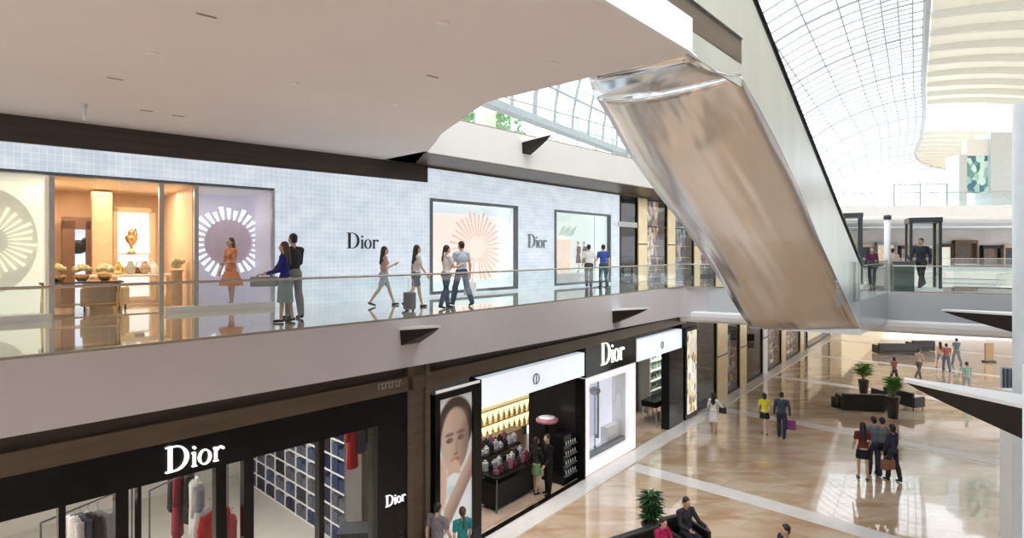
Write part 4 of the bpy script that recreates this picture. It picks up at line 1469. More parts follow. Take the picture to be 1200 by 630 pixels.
sign(GL, dior_letters((sb - sa) / 2.2, .06), M_letterw, 193, 554, 'big lit white serif shop name on the long black fascia at lower left', -.07)
sa, sb = GL.s(451, -.07), GL.s(476, -.07)
sign(GL, dior_letters((sb - sa) / 2.35, .03), M_letterw, 451.5, 594, 'small white serif shop name on the black end pier', -.07)
# tiny lettering on the bronze beam
mb = MB(); h_ = .13
for i, gl_ in enumerate('IIIIIII'):
    x = i * .085
    mb.vprism([(x, 0), (x + .018, 0), (x + .018, h_), (x, h_)], -.02, 0)
    mb.vprism([(x, h_ - .02), (x + .06, h_ - .02), (x + .06, h_), (x, h_)], -.02, 0)
    if i % 2: mb.vprism([(x, 0), (x + .06, 0), (x + .06, .02), (x, .02)], -.02, 0)
o = mb.build('small_wall_letters', mat('dim_letter', (.42, .38, .33), .4), loc=GL.at(GL.s(443, -.11), -.11, GL.z(443, 457, -.11)), rz=GL.rz)
tag(o, 'tiny grey letters on the bronze beam above the black end pier', 'sign')

# shop interior
M_ifloor = mat('beige_shop_floor', (.62, .59, .53), .35, var=.05, scale=2)
M_iwall = mat('beige_shop_wall', (.72, .69, .63), .6, var=.04)
room(GL, GL.s(-140), .1, .3, 9, 0, 3.62, M_iwall, M_ifloor, M_white, 'fashion', left=False)
for i, s_ in enumerate((-9.0, -6.6, -4.3, -2.4)):
     area('fashion_lamp', GL.at(s_, 3.0, 3.5), 1.6, 50, (1, .97, .92), sy=2.0)
# denim wall : partition at right angles to the glass
SP = -.73 + .36
M_den = [mat('denim_a', (.015, .022, .055), .8, var=.3, scale=20, spec=.05), mat('denim_b', (.03, .05, .12), .8, var=.3, scale=20, spec=.05), mat('denim_c', (.06, .085, .15), .8, var=.2, scale=20, spec=.05), mat('denim_black', (.02, .02, .03), .8, var=.2, scale=20, spec=.05), mat('denim_grey', (.10, .11, .14), .8, var=.2, scale=20, spec=.05)]
rows = [0.02 + .42 * k_ for k_ in range(7)]
sh = wthing(GL, 'denim_shelving', 'white shelving wall filled with stacks of folded jeans inside the lower left shop', 'shelving', SP, 2.2, .022)
D1 = 6.4; ncol = 10; cw = D1 / ncol
mb = MB(); mb.box(0, .06, 0, D1, 0, 2.98); mb.build('back_panel', M_white, sh)
for z in rows + [2.96]:
    mb = MB(); mb.box(-.42, 0, 0, D1, z, z + .035); mb.build('shelf', M_white, sh)
for c in range(ncol + 1):
    mb = MB(); mb.box(-.42, 0, c * cw - .012, c * cw + .012, 0, 2.98); mb.build('divider', M_white, sh)
protos = []
random.seed(8)
for v, m in enumerate(M_den):
    mb = MB()
    n_ = 6 + v % 2
    for k_ in range(n_):
        j_ = random.uniform(-.012, .012)
        mb.box(-.29 + j_, -.02 + j_ * .5, -.19, .19, k_ * .048 + .002, k_ * .048 + .044) if k_ < n_ - v % 3 else None
        mb.box(.02 + j_, .29 + j_, -.19, .19, k_ * .048 + .002, k_ * .048 + .044)
    me_o = mb.build('folded_jeans_stack', m, loc=(0, 0, 0), rz=GL.rz + PI / 2, bevel=.012)
    protos.append(me_o)
used = set(); cnt = 0
for r_ in range(7):
    for c in range(ncol):
        v = random.randrange(5)
        if r_ in (2, 4) and c in (3, 4, 7): v = 4
        nm = ('black', 'navy')[0]
        loc_ = GL.at(SP - .22, 2.2 + (c + .5) * cw, .022 + rows[r_] + .036)
        o = protos[v] if v not in used else protos[v].copy()
        if v in used: COL.objects.link(o)
        used.add(v)
        o.location = loc_
        rn = ['lowest', 'second', 'third', 'fourth', 'fifth', 'sixth', 'top'][r_]; cn = ['nearest the glass', 'second from the glass', 'third from the glass', 'fourth from the glass', 'fifth from the glass', 'sixth from the glass', 'fourth from the back', 'third from the back', 'second from the back', 'at the back end'][c]
        cl = ['dark indigo', 'navy blue', 'faded blue', 'black', 'grey'][v]
        tag(o, '%s folded jeans stack on the %s denim shelf, column %s' % (cl, rn, cn), 'jeans', 'folded jeans on the denim shelving')
for i, o in enumerate(protos):
    if i not in used: bpy.data.objects.remove(o)
mb = MB(); mb.box(0, 40, -.02, .3, 9.86, CEIL2 + .02); struct(wframe('trim_10', mb, M_brown2, UR))

# garments hanging on rails
def garment_mesh(L_, w, d, seed, flare=.1, coat=True):
    rnd = random.Random(seed); mb = MB(); N_ = 22; vs = []; prof = [(0, .10, .5), (-.03, .5, .8), (-.07, .92, 1), (-.18, 1, 1), (-L_ * .5, .86, .95), (-L_ * .8, .95 + flare * .6, 1.0), (-L_, 1 + flare, 1.05)]
    for z, kx, ky in prof:
        for i in range(N_):
            a = 2 * PI * i / N_; f = 1 + .05 * math.sin(a * 6 + seed) * (-z / L_)
            vs.append((w / 2 * kx * math.cos(a) * f, d / 2 * ky * math.sin(a) * f, z))
    fs = [(i * N_ + k, i * N_ + (k + 1) % N_, (i + 1) * N_ + (k + 1) % N_, (i + 1) * N_ + k) for i in range(len(prof) - 1) for k in range(N_)]
    fs += [tuple(range(N_)), tuple(range((len(prof) - 1) * N_, len(prof) * N_))]
    mb.add(vs, fs)
    if coat:
        for sd in (-1, 1):
            mb.tube([(sd * w * .42, 0, -.06), (sd * w * .52, .01, -.3), (sd * w * .54, .03, -.62)], [d * .42, d * .40, d * .30], 10)
    return mb
def garment(W, s, d, z, label, m, L_=.95, w=.44, dp=.16, rz=0, seed=1, coat=True, flare=.1, group=None):
    t = wthing(W, 'hanging_garment', label, 'garment', s, d, z, group, rz)
    garment_mesh(L_, w, dp, seed, flare, coat).build('cloth', m, t, True)
    mb = MB(); mb.tube([(-w * .4, 0, -.07), (0, 0, .0), (w * .4, 0, -.07)], .01, 6); mb.tube([(0, 0, 0), (0, 0, .06), (0, .03, .10), (0, 0, .13), (0, -.02, .11)], .005, 6)
    mb.build('hanger', M_frame, t)
    return t
def rack(W, s, d, z, w, label, h=1.7, rz=0):
    t = wthing(W, 'clothes_rack', label, 'rack', s, d, z, None, rz)
    mb = MB(); mb.tube([(-w / 2, 0, h), (w / 2, 0, h)], .015, 8); mb.build('rail', M_frame, t)
    for x in (-w / 2, w / 2):
        mb = MB(); mb.tube([(x, 0, .02), (x, 0, h)], .015, 8); mb.box(x - .02, x + .02, -.28, .28, 0, .03); mb.build('upright', M_frame, t)
    return t
c_red = cmat((.55, .02, .03)); c_wine = cmat((.25, .02, .05)); c_blk = cmat((.025, .025, .03)); c_gry = cmat((.33, .35, .40)); c_nvy = cmat((.07, .09, .16)); c_wht = cmat((.78, .76, .74)); c_crm = cmat((.65, .60, .5)); c_olv = cmat((.12, .13, .10))
GZ = 2.55
def gz(px, py, d): return GL.z(px, py, d)
rack(GL, GL.s(105, 1.5), 1.5, .022, 1.5, 'black clothes rack behind the left part of the storefront glass', 2.97, R(25))
for i, (px, m, lb) in enumerate(((88, c_wht, 'off-white coat on the left rack, nearest the mullion'), (95, c_nvy, 'navy long coat behind the off-white coat on the left rack'), (104, c_blk, 'black jacket in the middle of the left rack'), (115, c_gry, 'patterned grey knit at the right of the left rack'))):
    garment(GL, GL.s(px, 1.5), 1.5 + .0 * i, 2.84, lb, m, 1.1 if i < 2 else .8, .46, .16, R(100 + 8 * i), i)
q = GL.at(GL.s(125, 1.0), 1.0)
mb = MB(); mb.ball((0, 0, 0), (.16, .2, .18)); mb.tube([(-.1, 0, .1), (-.06, 0, .26), (.06, 0, .26), (.1, 0, .1)], .015, 6); 
t = wthing(GL, 'display_stand', 'dark display stand behind the glass below the left rack', 'stand', GL.s(120, .8), .8, .022)
mb = MB(); mb.box(-.35, .35, -.25, .25, 0, 1.55); mb.build('stand_body', mat('dark_grey_stand', (.10, .10, .10), .4), t, bevel=.02)
mb = MB(); mb.box(-.37, .37, -.27, .27, 1.55, 1.6); mb.build('top', M_white, t)
for i, dx in enumerate((-.18, .14)):
    q = GL.at(GL.s(120, .8) + dx, .8)
    mb = MB(); mb.prism([(-.13, -.07), (.13, -.07), (.10, .07), (-.10, .07)], 0, .2); mb.tube([(-.08, 0, .18), (-.05, 0, .33), (.05, 0, .33), (.08, 0, .18)], .012, 6)
    tag(mb.build('handbag', [c_wht, c_olv][i], loc=(q.x, q.y, 1.64), rz=GL.rz, bevel=.025), ['white handbag on the dark display stand', 'olive handbag on the dark display stand'][i], 'bag')
rack(GL, GL.s(225, 1.6), 1.6, .022, 1.9, 'clothes rack with red and black garments under the big white letters', 3.05, R(30))
for i, (px, d, z, m, lb, L_) in enumerate(((203, 2.3, 3.0, c_blk, 'black dress at the left end of the red garments', .8), (208, 2.1, 3.0, c_wine, 'wine-red long dress on the rack below the white letters', 1.25), (221, 1.9, 3.0, c_blk, 'black jacket between the wine dress and grey coat', .95),
                                       (228, 1.6, 2.9, c_wht, 'white shirt beside the grey coat', 1.0), (233, 1.4, 2.85, c_gry, 'long grey-blue coat beside the bright red top', 1.5), (246, 1.15, 2.5, c_wht, 'white coat behind the bright red top', 1.3), (252, 1.0, 2.45, c_red, 'bright red coat beside the black mullion', 1.1))):
    garment(GL, GL.s(px, d), d, z, lb, m, L_, .5, .2, R(20 if i > 4 else 75), i + 5)
garment(GL, GL.s(272, .9), .9, 2.3, 'pale red dress just right of the black mullion', cmat((.45, .06, .07)), 1.2, .3, .16, R(80), 19)
t = wthing(GL, 'low_display_table', 'pale glass-topped low table below the red garments', 'table', GL.s(208, .75), .75, .022)
mb = MB(); mb.box(-.5, .5, -.35, .35, .85, .9); mb.build('table_top', mat('pale_glass_top', (.7, .82, .84), .1), t, bevel=.01)
for x in (-.5, .5):
    mb = MB(); mb.box(x * .9 - .03, x * .9 + .03, -.3, .3, 0, .85); mb.build('leg', M_frame, t)
# right pane : garments high on the wall and a dark counter
for i, (px, m, lb, L_) in enumerate(((413, c_red, 'long red garment hung high behind the right pane', 1.25), (424, c_nvy, 'dark navy jacket hung beside the long red garment', .95), (431, c_blk, 'black jacket at the right end behind the right pane', .75))):
    garment(GL, GL.s(px, 1.6), 1.6, 3.45 - .0 * i, lb, m, L_, .28, .2, R(20), 30 + i)
rack(GL, GL.s(424, 1.6), 1.6, .022, .9, 'slim rack holding the red and navy garments at the right pane', 3.58)
t = wthing(GL, 'counter', 'low dark counter with pale top behind the right pane', 'counter', GL.s(424, 1.2), 1.2, .022, None, R(-40))
mb = MB(); mb.box(-.45, .45, -.2, .2, 0, .9); mb.build('counter_body', M_black, t); mb = MB(); mb.box(-.5, .5, -.24, .24, .9, .95); mb.build('counter_top', M_frame, t)

# ------------------------------------------------------------------ ground floor right: poster, cosmetics shop, window, second shop
ZS0, ZS1 = 3.32, 4.05
def poster():
    s0, s1 = GR.s(508), GR.s(559); w = s1 - s0
    z1 = 3.95
    t = wthing(GR, 'poster_lightbox', 'tall black-framed portrait poster of a dark-haired face beside the bronze pilaster', 'poster', s0, 0, 0)
    mb = MB(); f = .16
    mb.box(0, f, -.06, .25, 0, z1); mb.box(w - f * 1.2, w, -.06, .25, 0, z1); mb.box(f, w - f * 1.2, -.06, .25, z1 - .14, z1); mb.box(f, w - f * 1.2, -.06, .25, 0, .3)
    mb.build('frame', M_black, t)
    mb = MB(); mb.box(0, w, -.10, -.06, z1 + .04, z1 + .10); mb.build('light_strip', mat('strip_white', (.8, .8, .8), .4, emit=.3), t)
    # printed picture, coloured per vertex
    W_, H_ = w - f * 2.2, z1 - .44
    nx, nz = 60, 150
    me = bpy.data.meshes.new('picture')
    vs = [(f + W_ * i / nx, .0, .3 + H_ * j / nz) for j in range(nz + 1) for i in range(nx + 1)]
    fs = [(j * (nx + 1) + i, j * (nx + 1) + i + 1, (j + 1) * (nx + 1) + i + 1, (j + 1) * (nx + 1) + i) for j in range(nz) for i in range(nx)]
    me.from_pydata(vs, [], fs)
    ca = me.color_attributes.new('print', 'FLOAT_COLOR', 'POINT')
    def mix(a, b, t): t = max(0, min(1, t)); return tuple(x + (y - x) * t for x, y in zip(a, b))
    def ell(x, z, cx, cz, rx, rz, soft=.15):
        d = math.sqrt(((x - cx) / rx) ** 2 + ((z - cz) / rz) ** 2); return max(0, min(1, (1 - d) / soft + .5))
    for j in range(nz + 1):
        for i in range(nx + 1):
            x = i / nx; z = j / nz * H_ / W_      # z up in units of width
            T = H_ / W_
            c = (.72, .74, .76)
            zz = T - z
            c = mix(c, (.06, .045, .035), ell(x, zz, .50, .66, .54, .64, .10))        # hair
            skin_ = mix((.62, .47, .39), (.17, .11, .085), (x - .38) * 1.5 + .1)
            c = mix(c, skin_, ell(x, zz, .49, .94, .42, .68, .10))                   # face
            c = mix(c, (.60, .42, .33), ell(x, zz, .50, .5, .28, .2, .8) * .5)
            for ex in (.32, .66):
                c = mix(c, (.22, .12, .09), ell(x, zz, ex, .80, .13, .045, .5) * .9)  # brow
                c = mix(c, (.16, .10, .08), ell(x, zz, ex, .92, .105, .055, .4))
                c = mix(c, (.42, .36, .33), ell(x, zz, ex + .03, .925, .02, .02, .5) * .5)
            c = mix(c, (.38, .22, .16), ell(x, zz, .53, 1.10, .035, .16, .8) * .6)
            c = mix(c, (.25, .13, .10), ell(x, zz, .50, 1.235, .075, .028, .5) * .8)
            c = mix(c, (.46, .16, .14), ell(x, zz, .49, 1.36, .14, .05, .4))
            c = mix(c, (.66, .48, .38), ell(x, zz, .45, 1.7, .2, .35, .2))             # neck
            top = zz > 1.62 + .35 * abs(x - .42)
            if top: c = mix((.80, .86, .92), (.55, .66, .80), ell(x, zz, .35, 2.0, .12, .14, .6) * .7)
            # arm crossing from lower left to upper right
            dline = (zz - (2.78 - 1.22 * x)) / math.sqrt(1 + 1.22 ** 2)
            if x > .15: c = mix(c, mix((.62, .47, .39), (.26, .17, .13), (dline + .2) / .4), max(0, min(1, (.20 - abs(dline)) / .04)))
            c = mix(c, (.72, .52, .41), ell(x, zz, .12, 1.75, .12, .55, .2))
            c = mix(c, (.10, .08, .08), ell(x, zz, .72, 2.75, .18, .08, .4))
            if zz > 2.9: c = mix(c, (.82, .84, .86), (zz - 2.9) * 4)
            ca.data[j * (nx + 1) + i].color = (*c, 1)
    m = bpy.data.materials.new('printed_portrait'); m.use_nodes = True
    nt = m.node_tree; at = nt.nodes.new('ShaderNodeAttribute'); at.attribute_name = 'print'
    b = nt.nodes['Principled BSDF']; nt.links.new(at.outputs['Color'], b.inputs['Base Color']); nt.links.new(at.outputs['Color'], b.inputs['Emission Color'])
    b.inputs['Emission Strength'].default_value = .16; b.inputs['Roughness'].default_value = .25
    me.materials.append(m)
    o = bpy.data.objects.new('picture', me); COL.objects.link(o); o.parent = t
    return t
poster()

def signbox(p0, p1, label, ztop0=ZS1, zb=ZS0, m=None):
    s0, s1 = GR.s(p0), GR.s(p1)
    t = wthing(GR, 'sign_box', label, 'sign', s0, -.06, zb)
    mb = MB(); mb.box(0, s1 - s0, 0, .3, 0, ztop0 - zb); mb.build('light_box', m or M_signw, t, bevel=.01)
    return t, s1 - s0
t, w = signbox(563, 683, 'long lit white sign box with a small monogram above the cosmetics shop')
cdm = cd_letters(.30); o = cdm.build('monogram', M_frame, t); o.location = (GR.s(622) - GR.s(563), -.005, .2)
t, w = signbox(684.5, 744, 'black sign panel above the white framed window', 4.2, 3.22, M_black)
sa, sb = GR.s(704, -.08), GR.s(731, -.08)
mb = dior_letters((sb - sa) / 2.2, .05); o = mb.build('letters', M_letterw, t); o.location = (sa - GR.s(684.5), -.01, .27)
tag(o, 'lit white serif letters')
t, w = signbox(745.5, 797.5, 'shorter lit white sign box with a small monogram above the second open shop', 3.98, 3.2)
o = cd_letters(.28).build('monogram', M_frame, t); o.location = (w * .48, -.005, .22)
# black surround posts
def gs(px): return GR.s(px)
def blackbox(nm, a, b, d0, d1, z0, z1, label):
    mb = MB(); mb.box(0, gs(b) - gs(a), d0, d1, z0, z1)
    tag(mb.build(nm, M_black, loc=GR.at(gs(a), 0, 0), rz=GR.rz, bevel=.008), label, 'pier' if z1 - z0 > 1 else 'panel')
blackbox('black_post', 559.3, 562.8, -.05, .28, 0, 4.04, 'slim black post between the portrait poster and the cosmetics shop')
blackbox('black_post', 683.3, 684.8, -.05, .28, 0, 3.2, 'slim black post between the cosmetics shop and the white window')
blackbox('black_pier', 783, 799.5, -.05, .3, 0, 3.19, 'broad black glossy pier right of the second open shop')
blackbox('head_panel', 798, 816, -.05, .3, 3.97, 4.19, 'black panel above the gold-lit column display')
blackbox('threshold', 563, 683, -.03, .12, .03, .06, 'black threshold strip of the cosmetics shop')
# cosmetics shop interior
M_dwall = mat('dark_cosmetics_wall', (.022, .02, .02), .25, var=.1)
M_cfloor = mat('pinkish_wood_floor', (.62, .46, .36), .3, var=.1, scale=3)
room(GR, gs(563), gs(683) + 2.6, .3, 4.2, 0, 3.45, M_dwall, M_cfloor, M_blackm, 'cosmetics', right=False)
mb = MB(); mb.box(gs(683), gs(683) + .08, .3, 2.06, 0, 3.45); mb.box(gs(683), gs(683) + 2.6, 2.06, 2.14, 0, 3.45); struct(wframe('wall_cosmetics_right', mb, M_dwall, GR))
area('cosmetics_lamp', GR.at(gs(605), 1.8, 3.35), 1.5, 60, (1, .93, .85), sy=2.5)
area('cosmetics_lamp_b', GR.at(gs(650), 1.3, 3.35), 1.0, 25, (1, .93, .85), sy=1.5)
def gd(px, d): return GR.s(px, d)
# lit yellow shelf unit on the back wall
dB = 3.75
a_, b_ = gd(555, dB), gd(624, dB)
zlo = GR.z(600, 503, dB); zhi = GR.z(600, 463, dB)
t = wthing(GR, 'lit_shelf_unit', 'glowing yellow wall shelf with bottles at the back of the cosmetics shop', 'shelf', max(a_, gs(563)), dB, zlo)
w = b_ - max(a_, gs(563))
mb = MB(); mb.box(0, w, .2, .25, 0, zhi - zlo); mb.build('back_panel', mat('yellow_glow', (.95, .85, .55), .5, emit=1.0, ecol=(1, .88, .55), var=.2, scale=4), t)
for z in (0, .5, 1.0):
    if z < zhi - zlo + .1:
        mb = MB(); mb.box(0, w, -.1, .2, min(z, zhi - zlo), min(z, zhi - zlo) + .04); mb.build('shelf_board', M_gold, t)
nb = 11
bm0 = None
for r_ in range(2):
    for i in range(nb):
        q = GR.at(max(a_, gs(563)) + w * (i + .5) / nb, dB + .05, zlo + r_ * .5 + .045)
        if bm0 is None:
            mb = MB(); mb.lathe([(.05, 0), (.055, .02), (.055, .16), (.02, .2), (.02, .27), (.0, .27)], seg=10)
            bm0 = mb.build('perfume_bottle', mat('amber_bottle', (.75, .55, .25), .15), loc=q, smooth=True); o = bm0
        else:
            o = bm0.copy(); COL.objects.link(o); o.location = q
        tag(o, 'amber bottle in the %s row of the glowing shelf, %s' % (['lower', 'upper'][r_], ['leftmost', 'second from left', 'third from left', 'fourth from left', 'fifth from left', 'in the middle', 'fifth from right', 'fourth from right', 'third from right', 'second from right', 'rightmost'][i]), 'bottle', 'bottles on the glowing shelf')
W_item(GR, 'back_counter', 'long dark counter with wood top below the glowing yellow shelf', 'counter', gd(588, 3.2), 3.2, .022, 1.8, .45, .9, mat('wood_top', (.50, .36, .24), .3))
# product tables
def ptable(px, d, w, dp, h, label, rz=0):
    t = wthing(GR, 'cosmetics_table', label, 'table', gd(px, d), d, .022, None, rz)
    mb = MB(); mb.box(-w / 2, w / 2, -dp / 2, dp / 2, h - .05, h); mb.build('table_top', M_black, t, bevel=.008)
    for x in (-w / 2 + .06, w / 2 - .06):
        for y in (-dp / 2 + .06, dp / 2 - .06):
            mb = MB(); mb.tube([(x, y, 0), (x, y, h - .05)], .025, 6); mb.build('leg', M_frame, t)
    mb = MB(); mb.box(-w / 2 + .1, w / 2 - .1, -dp / 2 + .1, dp / 2 - .1, .1, h * .75); mb.build('cabinet', M_blackm, t)
    return t
ptable(596, .95, 2.0, .8, 1.0, 'long black product table in the cosmetics shop, nearest the glass', 0)
ptable(578, 2.2, 1.8, .8, 1.05, 'black product table behind the long one in the cosmetics shop', 0)
cols = [((.30, .12, .17), 'dusty pink'), ((.50, .48, .55), 'pale lilac'), ((.14, .03, .06), 'dark wine'), ((.62, .62, .62), 'white'), ((.04, .04, .04), 'black'), ((.03, .03, .035), 'glossy black')]
random.seed(3)
k_ = 0
for (px, d, n_) in ((596, .95, 9), (578, 2.2, 8)):
    for i in range(n_):
        for row in range(2):
            c, cn = cols[(i * 2 + row * 3 + k_) % 6]
            s_ = gd(px, d) - (.9) + 1.8 * (i + .5) / n_; dd = d - .2 + .4 * row
            hgt = .12 + .12 * ((i * 5 + row * 3) % 4) / 3
            mb = MB(); mb.box(-.07, .07, -.06, .06, 0, hgt); mb.box(-.03, .03, -.03, .03, hgt, hgt + .06)
            o = mb.build('cosmetic_box', cmat(c, .35), loc=GR.at(s_, dd, 1.024 + .05 * k_), rz=GR.rz + random.uniform(-.3, .3), bevel=.004)
            tag(o, '%s box, %s from left, %s row of the %s product table' % (cn, ['first', 'second', 'third', 'fourth', 'fifth', 'sixth', 'seventh', 'eighth', 'ninth'][i], ['front', 'rear'][row], ['nearest', 'farther'][k_]), 'cosmetics', 'cosmetic boxes on the product tables')
    k_ += 1
t = wthing(GR, 'round_display', 'round pink-rimmed illuminated display on a black post in the cosmetics shop', 'display', gd(641, .95), .95, .022)
mb = MB(); mb.lathe([(.18, 0), (.18, .04), (.06, .08), (.06, 1.7)], seg=16); mb.build('post', M_black, t, True)
mb = MB(); mb.lathe([(.2, 1.78), (.34, 1.81), (.36, 1.86), (.34, 1.91), (.1, 1.93)], seg=28); rg_ = mb.build('ring', mat('rose_ring', (.40, .16, .2), .3, emit=.15), t, True)
mb = MB(); mb.lathe([(.26, 1.935), (.26, 1.95), (.0, 1.95)], seg=24); mb.build('white_disc', mat('disc_white', (.8, .76, .79), .4, emit=.2), rg_, True)
t = wthing(GR, 'tall_tester_stand', 'dark tester stand with small shiny bottles at the right of the cosmetics shop', 'stand', 6.22, .46, .022)
mb = MB(); mb.box(-.35, .35, -.25, .25, 0, 1.5); mb.build('stand_body', M_black, t, bevel=.01)
for j in range(4):
    mb = MB(); mb.box(-.35, .35, -.33, -.25, .28 + .3 * j, .30 + .3 * j); lg_ = mb.build('ledge', M_frame, t)
    for i in range(5):
        mb = MB(); mb.lathe([(.025, 0), (.025, .1), (.01, .14)], (-.26 + .13 * i, -.28, .3 + .3 * j), 8); mb.build('tester', M_steel, lg_, True)

mb = MB(); mb.box(gs(560), gs(818), .18, .28, 3.3, 4.86); struct(wframe('trim_11', mb, M_black, GR))
# white framed window
s0, s1 = gs(685), gs(743.5); w = s1 - s0
t = wthing(GR, 'white_display_window', 'glowing white-framed shop window below the black sign panel', 'shop window', s0, -.05, .1)
H = 3.1; f = .22
M_wf = mat('white_lit_frame', (.93, .93, .95), .3, emit=.45, ecol=(.95, .95, 1))
mb = MB(); mb.box(0, f, 0, .3, 0, H); mb.box(w - f, w, 0, .3, 0, H); mb.box(f, w - f, 0, .3, H - .22, H); mb.box(f, w - f, 0, .3, 0, .28); mb.build('frame', M_wf, t, bevel=.01)
mb = MB(); mb.box(f, w - f, .85, .9, 0, H); mb.build('back_panel', mat('lavender_back', (.72, .74, .84), .4, emit=.6), t)  # back panel emits light of its own to brighten the display
mb = MB(); mb.box(f - .03, f, .3, .85, .1, H); mb.box(w - f, w - f + .03, .3, .85, .1, H); mb.box(f, w - f, .3, .85, H - .25, H - .2); mb.box(f, w - f, .3, .85, .2, .28); mb.build('display_case', M_white, t)
mb = MB(); mb.box(f, w - f, .1, .11, .28, H - .22); mb.build('pane', M_shop, t)
mb = MB(); mb.box(f + .1, w * .55, .7, .75, .75, H - .4); mb.build('inner_screen', mat('screen_lavender', (.55, .58, .75), .3, emit=.45), t)
mb = MB(); mb.box(f + .06, f + .1, .65, .8, .6, H - .3); mb.box(w * .55, w * .55 + .05, .65, .8, .6, H - .3); mb.build('screen_frame', M_frame, t)
mb = MB(); mb.box(f, w - f, .33, .5, .28, .42); mb.build('dark_plinth', M_frame, t)
mb = MB(); mb.box(w * .66, w - f - .1, .5, .8, .28, .9); mb.build('white_block', M_white, t, bevel=.02)
q = GR.at(s0 + w * .42, .48)
mb = MB(); mb.ball((0, 0, 1.95), (.2, .1, .15)); mb.lathe([(.05, .0), (.02, .1), (.02, 1.8)], seg=8)
tag(mb.build('grey_bag_display', mat('grey_satin', (.32, .33, .36), .4), loc=(q.x, q.y, .52), smooth=True), 'grey rounded item on a slim stand inside the white framed window', 'display')

# second open shop
room(GR, gs(745.5), gs(783) + 6, .6, 2.4, 0, 3.3, mat('pale_green_wall', (.66, .68, .62), .5, var=.05), M_cfloor, M_white, 'perfumery')
area('perfumery_lamp', GR.at(GR.s(790, 1.1), 1.1, 3.2), 1.0, 80, (1, .97, .9), sy=1.0)
t = wthing(GR, 'glass_cabinet', 'tall pale glass cabinet at the back of the second open shop', 'cabinet', gd(771, 1.9), 1.9, .022)
mb = MB(); mb.box(-1.3, 1.3, .3, .4, 0, 3.0); mb.box(-1.3, -1.22, -.2, .4, 0, 3.0); mb.box(1.22, 1.3, -.2, .4, 0, 3.0); mb.build('cabinet_body', M_white, t)
for j in range(6):
    mb = MB(); mb.box(-1.22, 1.22, -.2, .3, .4 + .45 * j, .43 + .45 * j); mb.build('shelf', mat('pale_shelf', (.7, .78, .72), .2), t)
k_ = 0
bm0 = None
for j in range(4):
    for i in range(8):
        q = GR.at(gd(771, 1.9) - 1.1 + .31 * i, 1.9, .022 + 1.33 + .45 * j - .45)
        if bm0 is None:
            mb = MB(); mb.lathe([(.06, 0), (.07, .02), (.07, .18), (.02, .22), (.02, .28)], seg=10)
            bm0 = mb.build('skincare_bottle', mat('celadon_bottle', (.55, .66, .55), .2), loc=q, smooth=True); o = bm0
        else:
            o = bm0.copy(); COL.objects.link(o); o.location = q
        tag(o, 'pale green bottle, %s from the left on the %s row of the pale glass cabinet' % (['first', 'second', 'third', 'fourth', 'fifth', 'sixth', 'seventh', 'eighth'][i], ['lowest', 'second', 'third', 'top'][j]), 'bottle', 'bottles in the pale glass cabinet')
t = wthing(GR, 'display_table', 'black table on thin legs in the second open shop', 'table', gd(772, 1.1), 1.1, .022)
mb = MB(); mb.box(-1.0, 1.0, -.35, .35, .62, .86); mb.build('table_top', M_black, t, bevel=.01)
for i in range(5):
    for y in (-.3, .3):
        mb = MB(); mb.box(-.95 + .47 * i, -.90 + .47 * i, y - .02, y + .02, 0, .62); mb.build('leg', M_white, t)
# lit golden poster strip
t = wthing(GR, 'lit_column_display', 'narrow gold-lit patterned column panel right of the black post', 'display', gs(801), -.1, .06)
w = gs(815) - gs(801)
mb = MB(); mb.box(0, w, 0, .3, 0, 3.9); mb.build('frame', M_black, t)
mb = MB(); mb.box(w * .12, w * .88, -.02, 0, .2, 3.75); mb.build('lit_panel', goods_back('gold_lit_print', [(.75, .62, .36), (.9, .85, .7), (.35, .22, .1), (.95, .93, .85), (.55, .6, .6)], 6, .6), t)
zg = 4.85
def gbay(p0, p1, label, kind, **k):
    k.setdefault('depth', .42)
    return bay(GR, p0, p1, 0, zg, label, kind, **k)
gbay(815, 839, 'black recessed doorway on the ground floor left of the first gold pier', 'dark', depth=.5)
gbay(839, 851, 'first and widest gold pier on the ground floor', 'pier')
gbay(851, 866, 'ground-floor display window right of the widest gold pier', 'win', goods=1, back=M_wallpaperb)
gbay(866, 873.5, 'second gold pier on the ground floor', 'pier')
gbay(873.5, 893, 'black recessed bay between the second gold pier and the pale pier', 'dark', depth=2.0)
gbay(893, 898, 'slim pale pier on the ground floor', 'pier', back=M_fasciaW)
gbay(898, 915, 'brown display window right of the slim pale pier', 'win', goods=1, back=M_wallpaper)
gbay(915, 919.5, 'third gold pier on the ground floor', 'pier')
gbay(919.5, 937, 'brown display window between the third and fourth gold piers', 'win', goods=1, back=M_wallpaper)
gbay(937, 941, 'fourth gold pier on the ground floor', 'pier')
gbay(941, 946, 'narrow black bay beside the tan open shop', 'dark', depth=1.0)
gbay(946, 972, 'warm tan lit shopfront at the far end of the ground-floor row', 'win', depth=.6, back=M_warmglow)
gbay(972, 985, 'pale gold pier at the far end of the ground-floor row', 'pier')
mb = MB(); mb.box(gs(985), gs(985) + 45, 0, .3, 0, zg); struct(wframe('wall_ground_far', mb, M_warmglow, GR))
for i, px in enumerate((858, 906, 928)):
    s_ = GR.s(px, .6)
    for j in range(3):
        q = GR.at(GR.s(px, .25) + (-.3, .25, 0)[j], .26, .56 + .62 * j)
        mb = MB(); mb.prism([(-.16, -.07), (.16, -.07), (.12, .07), (-.12, .07)], 0, .24); mb.tube([(-.1, 0, .22), (-.06, 0, .38), (.06, 0, .38), (.1, 0, .22)], .014, 6)
        o = mb.build('handbag', cmat([(.65, .35, .2), (.7, .66, .6), (.35, .05, .08)][(i + j) % 3], .35), loc=q, rz=GR.rz, bevel=.02)
        tag(o, '%s handbag on the %s shelf of the %s ground-floor display window' % (['tan', 'cream', 'wine'][(i + j) % 3], ['lowest', 'middle', 'upper'][j], ['bluish', 'first brown', 'second brown'][i]), 'bag', 'handbags in the ground-floor display windows')
